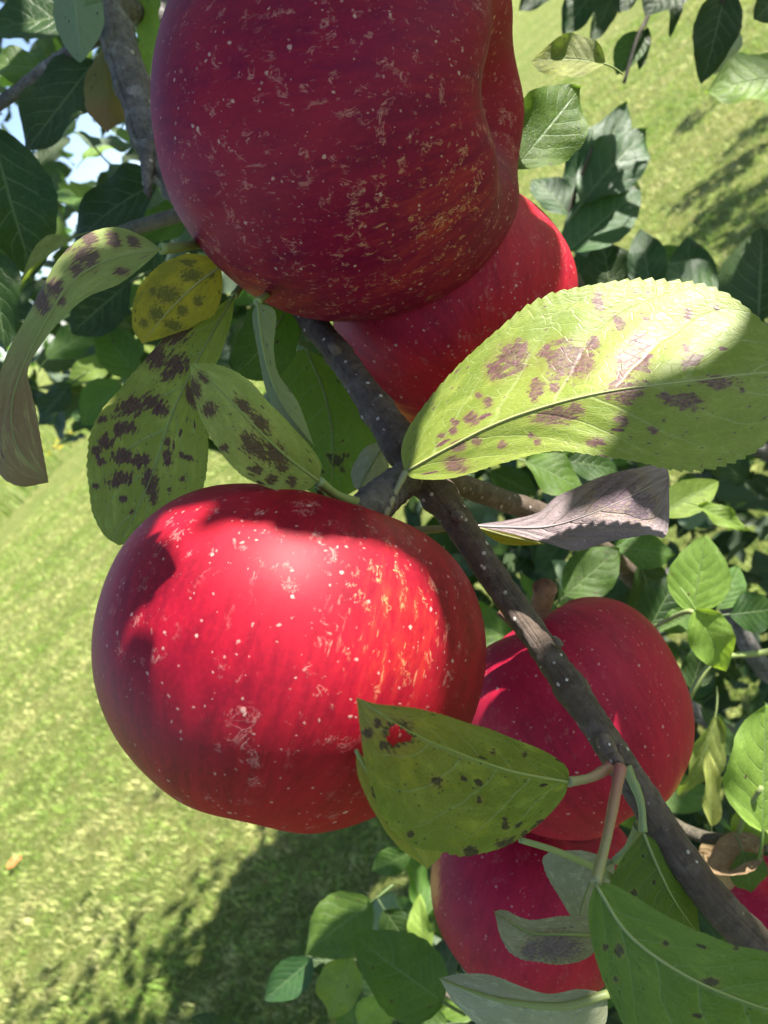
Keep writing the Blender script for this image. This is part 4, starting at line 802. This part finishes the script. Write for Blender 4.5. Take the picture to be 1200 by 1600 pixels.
# ------------------------------------------------------------------ lawn
def lawn_material():
    s = NT('lawn_soil_and_thatch'); o = s.obj(); n1 = s.noise(o, 1.3, 4.0); n2 = s.noise(o, 14.0, 5.0, 0.65); n3 = s.noise(o, 90.0, 4.0, 0.7)
    col = s.mix(s.step(n1, 0.35, 0.65), (0.10, 0.145, 0.025), (0.18, 0.19, 0.055)); col = s.mix(s.step(n2, 0.4, 0.65), col, (0.09, 0.14, 0.025)); col = s.mix(s.math('MULTIPLY', s.step(n3, 0.45, 0.7), 0.7), col, (0.30, 0.28, 0.11))
    return s.done(s.bsdf(col, 0.95, s.bump(s.math('ADD', n2, n3), 1.0, 0.03), 0.1))
N = 60; ring = [0.0, 1, 2, 4, 7, 12, 20, 40, 80, 200, 600, 1500]
lv, lf = [(0, 0, 0)], []
for r in ring[1:]:
    for k in range(N):
        a = 2 * math.pi * k / N; z = 0.0 if r < 30 else (0.6 * math.sin(a * 3 + r) * min(1, (r - 20) / 100))
        lv.append((r * math.cos(a), r * math.sin(a), z))
for k in range(N): lf.append((0, 1 + k, 1 + (k + 1) % N))
for i in range(len(ring) - 2):
    for k in range(N):
        a, b = 1 + i * N + k, 1 + i * N + (k + 1) % N; lf.append((a, a + N, b + N, b))
lawn = obj('lawn', mesh('lawn', lv, lf), lawn_material()); tag(lawn, 'sunlit mown lawn under the tree', kind='structure')

def grass_material():
    s = NT('grass_blades'); t = s.attr('tone'); h = s.attr('tipness')
    col = s.mix(t, (0.14, 0.28, 0.022), (0.62, 0.58, 0.25)); col = s.mix(s.math('MULTIPLY', h, 0.25), col, (0.42, 0.44, 0.14))
    col = s.mix(1.0, col, s.attr('light_dark'), 'MULTIPLY')
    sh = s.bsdf(col, 0.6, None, 0.35); tr = s.n.new('ShaderNodeBsdfTranslucent'); s.put(tr.inputs[0], s.mix(t, (0.26, 0.40, 0.04), (0.42, 0.38, 0.12)))
    ms = s.n.new('ShaderNodeMixShader'); ms.inputs[0].default_value = 0.35; s.l.new(sh, ms.inputs[1]); s.l.new(tr.outputs[0], ms.inputs[2])
    return s.done(ms.outputs[0])
nb = 640000
r = np.where(rng.random(nb) < 0.8, rng.uniform(1.1, 11.0, nb), rng.uniform(11.0, 40.0, nb)); a = rng.uniform(math.radians(20), math.radians(165), nb)
gx, gy = r * np.cos(a), r * np.sin(a)
cl = np.sin(gx * 7.1 + 1.3 * np.sin(gy * 5.3)) * np.sin(gy * 6.3 + 1.7 * np.sin(gx * 4.1)) ; cl2 = np.sin(gx * 31 + 2 * np.sin(gy * 23)) * np.sin(gy * 29 + 2 * np.sin(gx * 19))
sdv = ground_pt(150, 820) - ground_pt(20, 930); sdv.normalize(); al, ac = gx * sdv.x + gy * sdv.y, -gx * sdv.y + gy * sdv.x
stripe = np.sin(ac * 3.4 + 0.3 * np.sin(al * 0.9)) + 0.8 * np.sin(ac * 11.0 + 0.8 * np.sin(al * 1.3)) + 0.6 * np.sin(ac * 27.0 + 1.5 * np.sin(al * 2.1))
def vnoise(x, y, cell, n=256):
    g = rng.random((n, n)); u, v = x / cell, y / cell; iu, iv = np.floor(u).astype(int), np.floor(v).astype(int); fu, fv = u - iu, v - iv
    fu, fv = fu * fu * (3 - 2 * fu), fv * fv * (3 - 2 * fv); a_, b_ = iu % n, iv % n; c_, d_ = (iu + 1) % n, (iv + 1) % n
    return (g[a_, b_] * (1 - fu) + g[c_, b_] * fu) * (1 - fv) + (g[a_, d_] * (1 - fu) + g[c_, d_] * fu) * fv - 0.5
clump = vnoise(al * 0.7, ac, 0.028) + 0.7 * vnoise(al * 0.6, ac, 0.07) + 0.6 * vnoise(gx, gy, 0.35)
tone = np.clip(0.40 + 0.58 * clump + 0.17 * stripe + rng.normal(0, 0.24, nb), 0, 1)
shade_v = np.clip(0.92 + 1.3 * vnoise(al * 0.7, ac, 0.03) + 0.5 * vnoise(gx, gy, 0.09) + rng.normal(0, 0.18, nb), 0.25, 1.25)  # light and dark clumps with darker gaps, multiplied into the blade colour
hgt = np.clip(0.021 + 0.016 * vnoise(gx, gy, 0.06) + rng.normal(0, 0.006, nb), 0.007, 0.05) * (0.9 + r * 0.03); wid = 0.0012 * (0.7 + r * 0.20)
az = np.where(rng.random(nb) < 0.45, math.atan2(sdv.y, sdv.x) + rng.normal(0, 0.5, nb), rng.uniform(0, 2 * math.pi, nb)); lean = rng.uniform(0.3, 1.3, nb)
dx, dy = np.cos(az), np.sin(az); px_, py_ = -dy * wid, dx * wid
mx, my = gx + dx * hgt * lean * 0.45, gy + dy * hgt * lean * 0.45; tx, ty = gx + dx * hgt * lean * 1.25, gy + dy * hgt * lean * 1.25
z0 = np.zeros(nb); zm = hgt * 0.55; zt = hgt * (1.15 - 0.35 * lean)
vv = np.stack([np.stack([gx - px_, gy - py_, z0], -1), np.stack([gx + px_, gy + py_, z0], -1), np.stack([mx + px_ * .8, my + py_ * .8, zm], -1), np.stack([mx - px_ * .8, my - py_ * .8, zm], -1), np.stack([tx, ty, np.maximum(zt, 0.004)], -1)], 1).reshape(-1, 3)
gm = bpy.data.meshes.new('grass'); gm.vertices.add(nb * 5); gm.vertices.foreach_set('co', vv.astype(np.float32).ravel())
base = (np.arange(nb) * 5)[:, None]
li = np.concatenate([base + np.array([0, 1, 2, 3]), base + np.array([3, 2, 4])], 1).ravel().astype(np.int32)
gm.loops.add(nb * 7); gm.loops.foreach_set('vertex_index', li)
gm.polygons.add(nb * 2); ls = (np.arange(nb) * 7)[:, None] + np.array([0, 4]); gm.polygons.foreach_set('loop_start', ls.ravel().astype(np.int32))
gm.update(calc_edges=True)
attr(gm, 'tone', np.repeat(tone, 5)); attr(gm, 'light_dark', np.repeat(shade_v, 5)); attr(gm, 'tipness', np.tile([0, 0, .5, .5, 1.0], nb))
go = obj('grass', gm, grass_material()); tag(go, 'short mixed green and straw coloured lawn grass', 'grass', kind='stuff')

# ------------------------------------------------------------------ small things on the lawn and the far edge of the meadow
def flat_material(name, c, rough=0.6):
    s = NT(name); n = s.noise(s.obj(), 60.0, 3.0); return s.done(s.bsdf(s.mix(n, c, tuple(x * 0.6 for x in c)), rough, None, 0.3))
MY, MG = flat_material('petal_yellow', (0.75, 0.58, 0.02)), flat_material('flower_stem_green', (0.1, 0.18, 0.03))
for i, (px, py) in enumerate([(98, 708), (110, 714), (90, 722), (122, 690), (78, 716), (104, 700), (130, 676)]):
    g = ground_pt(px, py); fl = empty('yellow_flower', g)
    tag(fl, 'tiny yellow wildflower in the grass beyond the spotted leaves', 'flower', 'yellow wildflowers at the far edge of the lawn')
    dist = (g - CAM).length; hh = 0.16 + 0.05 * random.random()
    obj('stem', tube([g, g + Vector((0.01, 0, hh * .5)), g + Vector((0, 0.01, hh))], [0.004, 0.003, 0.003], seg=6, n=8), MG, fl)
    bm = bmesh.new()
    for k in range(9):
        an = 2 * math.pi * k / 9; c, sn = math.cos(an), math.sin(an); R0 = 0.075
        v = [bm.verts.new(g + Vector((a * c - b * sn, a * sn + b * c, hh + z))) for a, b, z in ((0.004, -.006, 0), (R0 * .6, -.020, .012), (R0, 0, .006), (R0 * .6, .020, .012), (0.004, .006, 0))]
        bm.faces.new(v)
    me = bpy.data.meshes.new('petals'); bm.to_mesh(me); bm.free(); obj('petals', me, MY, fl)
g = ground_pt(30, 1356); b0 = g + Vector((-0.025, 0, 0.035))
fl = bpy.data.objects.new('fallen_leaf', lmesh(3, 'tan').copy()); C.objects.link(fl); fl.matrix_world = leaf_matrix(b0, b0 + Vector((0.06, 0.02, 0.004)), Vector((0.1, -0.3, 1)), 1.2)
fl.data.materials.clear(); fl.data.materials.append(flat_material('leaf_fallen_orange', (0.62, 0.16, 0.05)))
tag(fl, 'small orange fallen leaf lying on the lawn at the left edge', 'leaf')
far = []
for i in range(46):
    an = math.radians(35 + 115 * i / 45 + random.uniform(-1, 1)); rr = random.uniform(55, 75); hgt_ = random.uniform(4, 7)
    for _ in range(90):
        q = Vector((rr * math.cos(an) + random.gauss(0, 1.4), rr * math.sin(an) + random.gauss(0, 1.4), abs(random.gauss(hgt_ * .5, hgt_ * .25))))
        n_ = Vector((random.gauss(0, 1), random.gauss(0, 1), random.gauss(0.5, 1))).normalized(); x = n_.orthogonal().normalized(); L = random.uniform(0.7, 1.3)
        far.append((q - x * L / 2, q + x * L / 2, n_, random.randrange(10)))
fw_ = obj('far_trees', crown_mesh(far, ML['green'])); tag(fw_, 'far-off line of trees along the edge of the meadow', 'trees', kind='stuff')


# rough unmown grass beyond the mown edge on the left
e0, e1 = ground_pt(-40, 868), ground_pt(140, 680); ed = (e1 - e0).normalized(); en = Vector((-ed.y, ed.x, 0)); en = en if en.dot(e0 - CAM) > 0 else -en
V, Fc, T = [], [], []
for i in range(9000):
    b = e0 + ed * random.uniform(-8, 45) + en * (random.random() ** 1.6 * 12); h_ = random.uniform(0.15, 0.5); a_ = random.uniform(0, 6.28); w_ = 0.012
    d_ = Vector((math.cos(a_), math.sin(a_), 0)); p_ = Vector((-d_.y, d_.x, 0)) * w_; k_ = len(V)
    V += [b - p_, b + p_, b + d_ * h_ * .2 + p_ * .7 + Vector((0, 0, h_ * .6)), b + d_ * h_ * .2 - p_ * .7 + Vector((0, 0, h_ * .6)), b + d_ * h_ * .5 + Vector((0, 0, h_))]
    Fc += [(k_, k_ + 1, k_ + 2, k_ + 3), (k_ + 3, k_ + 2, k_ + 4)]; T += [random.uniform(0, 0.35)] * 5
tm = mesh('tall_grass', V, Fc, None, False); attr(tm, 'tone', T); attr(tm, 'tipness', [0, 0, .5, .5, 1] * 9000); attr(tm, 'light_dark', [0.6] * len(V))
tg = obj('tall_grass', tm, go.data.materials[0]); tag(tg, 'rough taller grass beyond the mown lawn edge at the left', 'grass', kind='stuff')
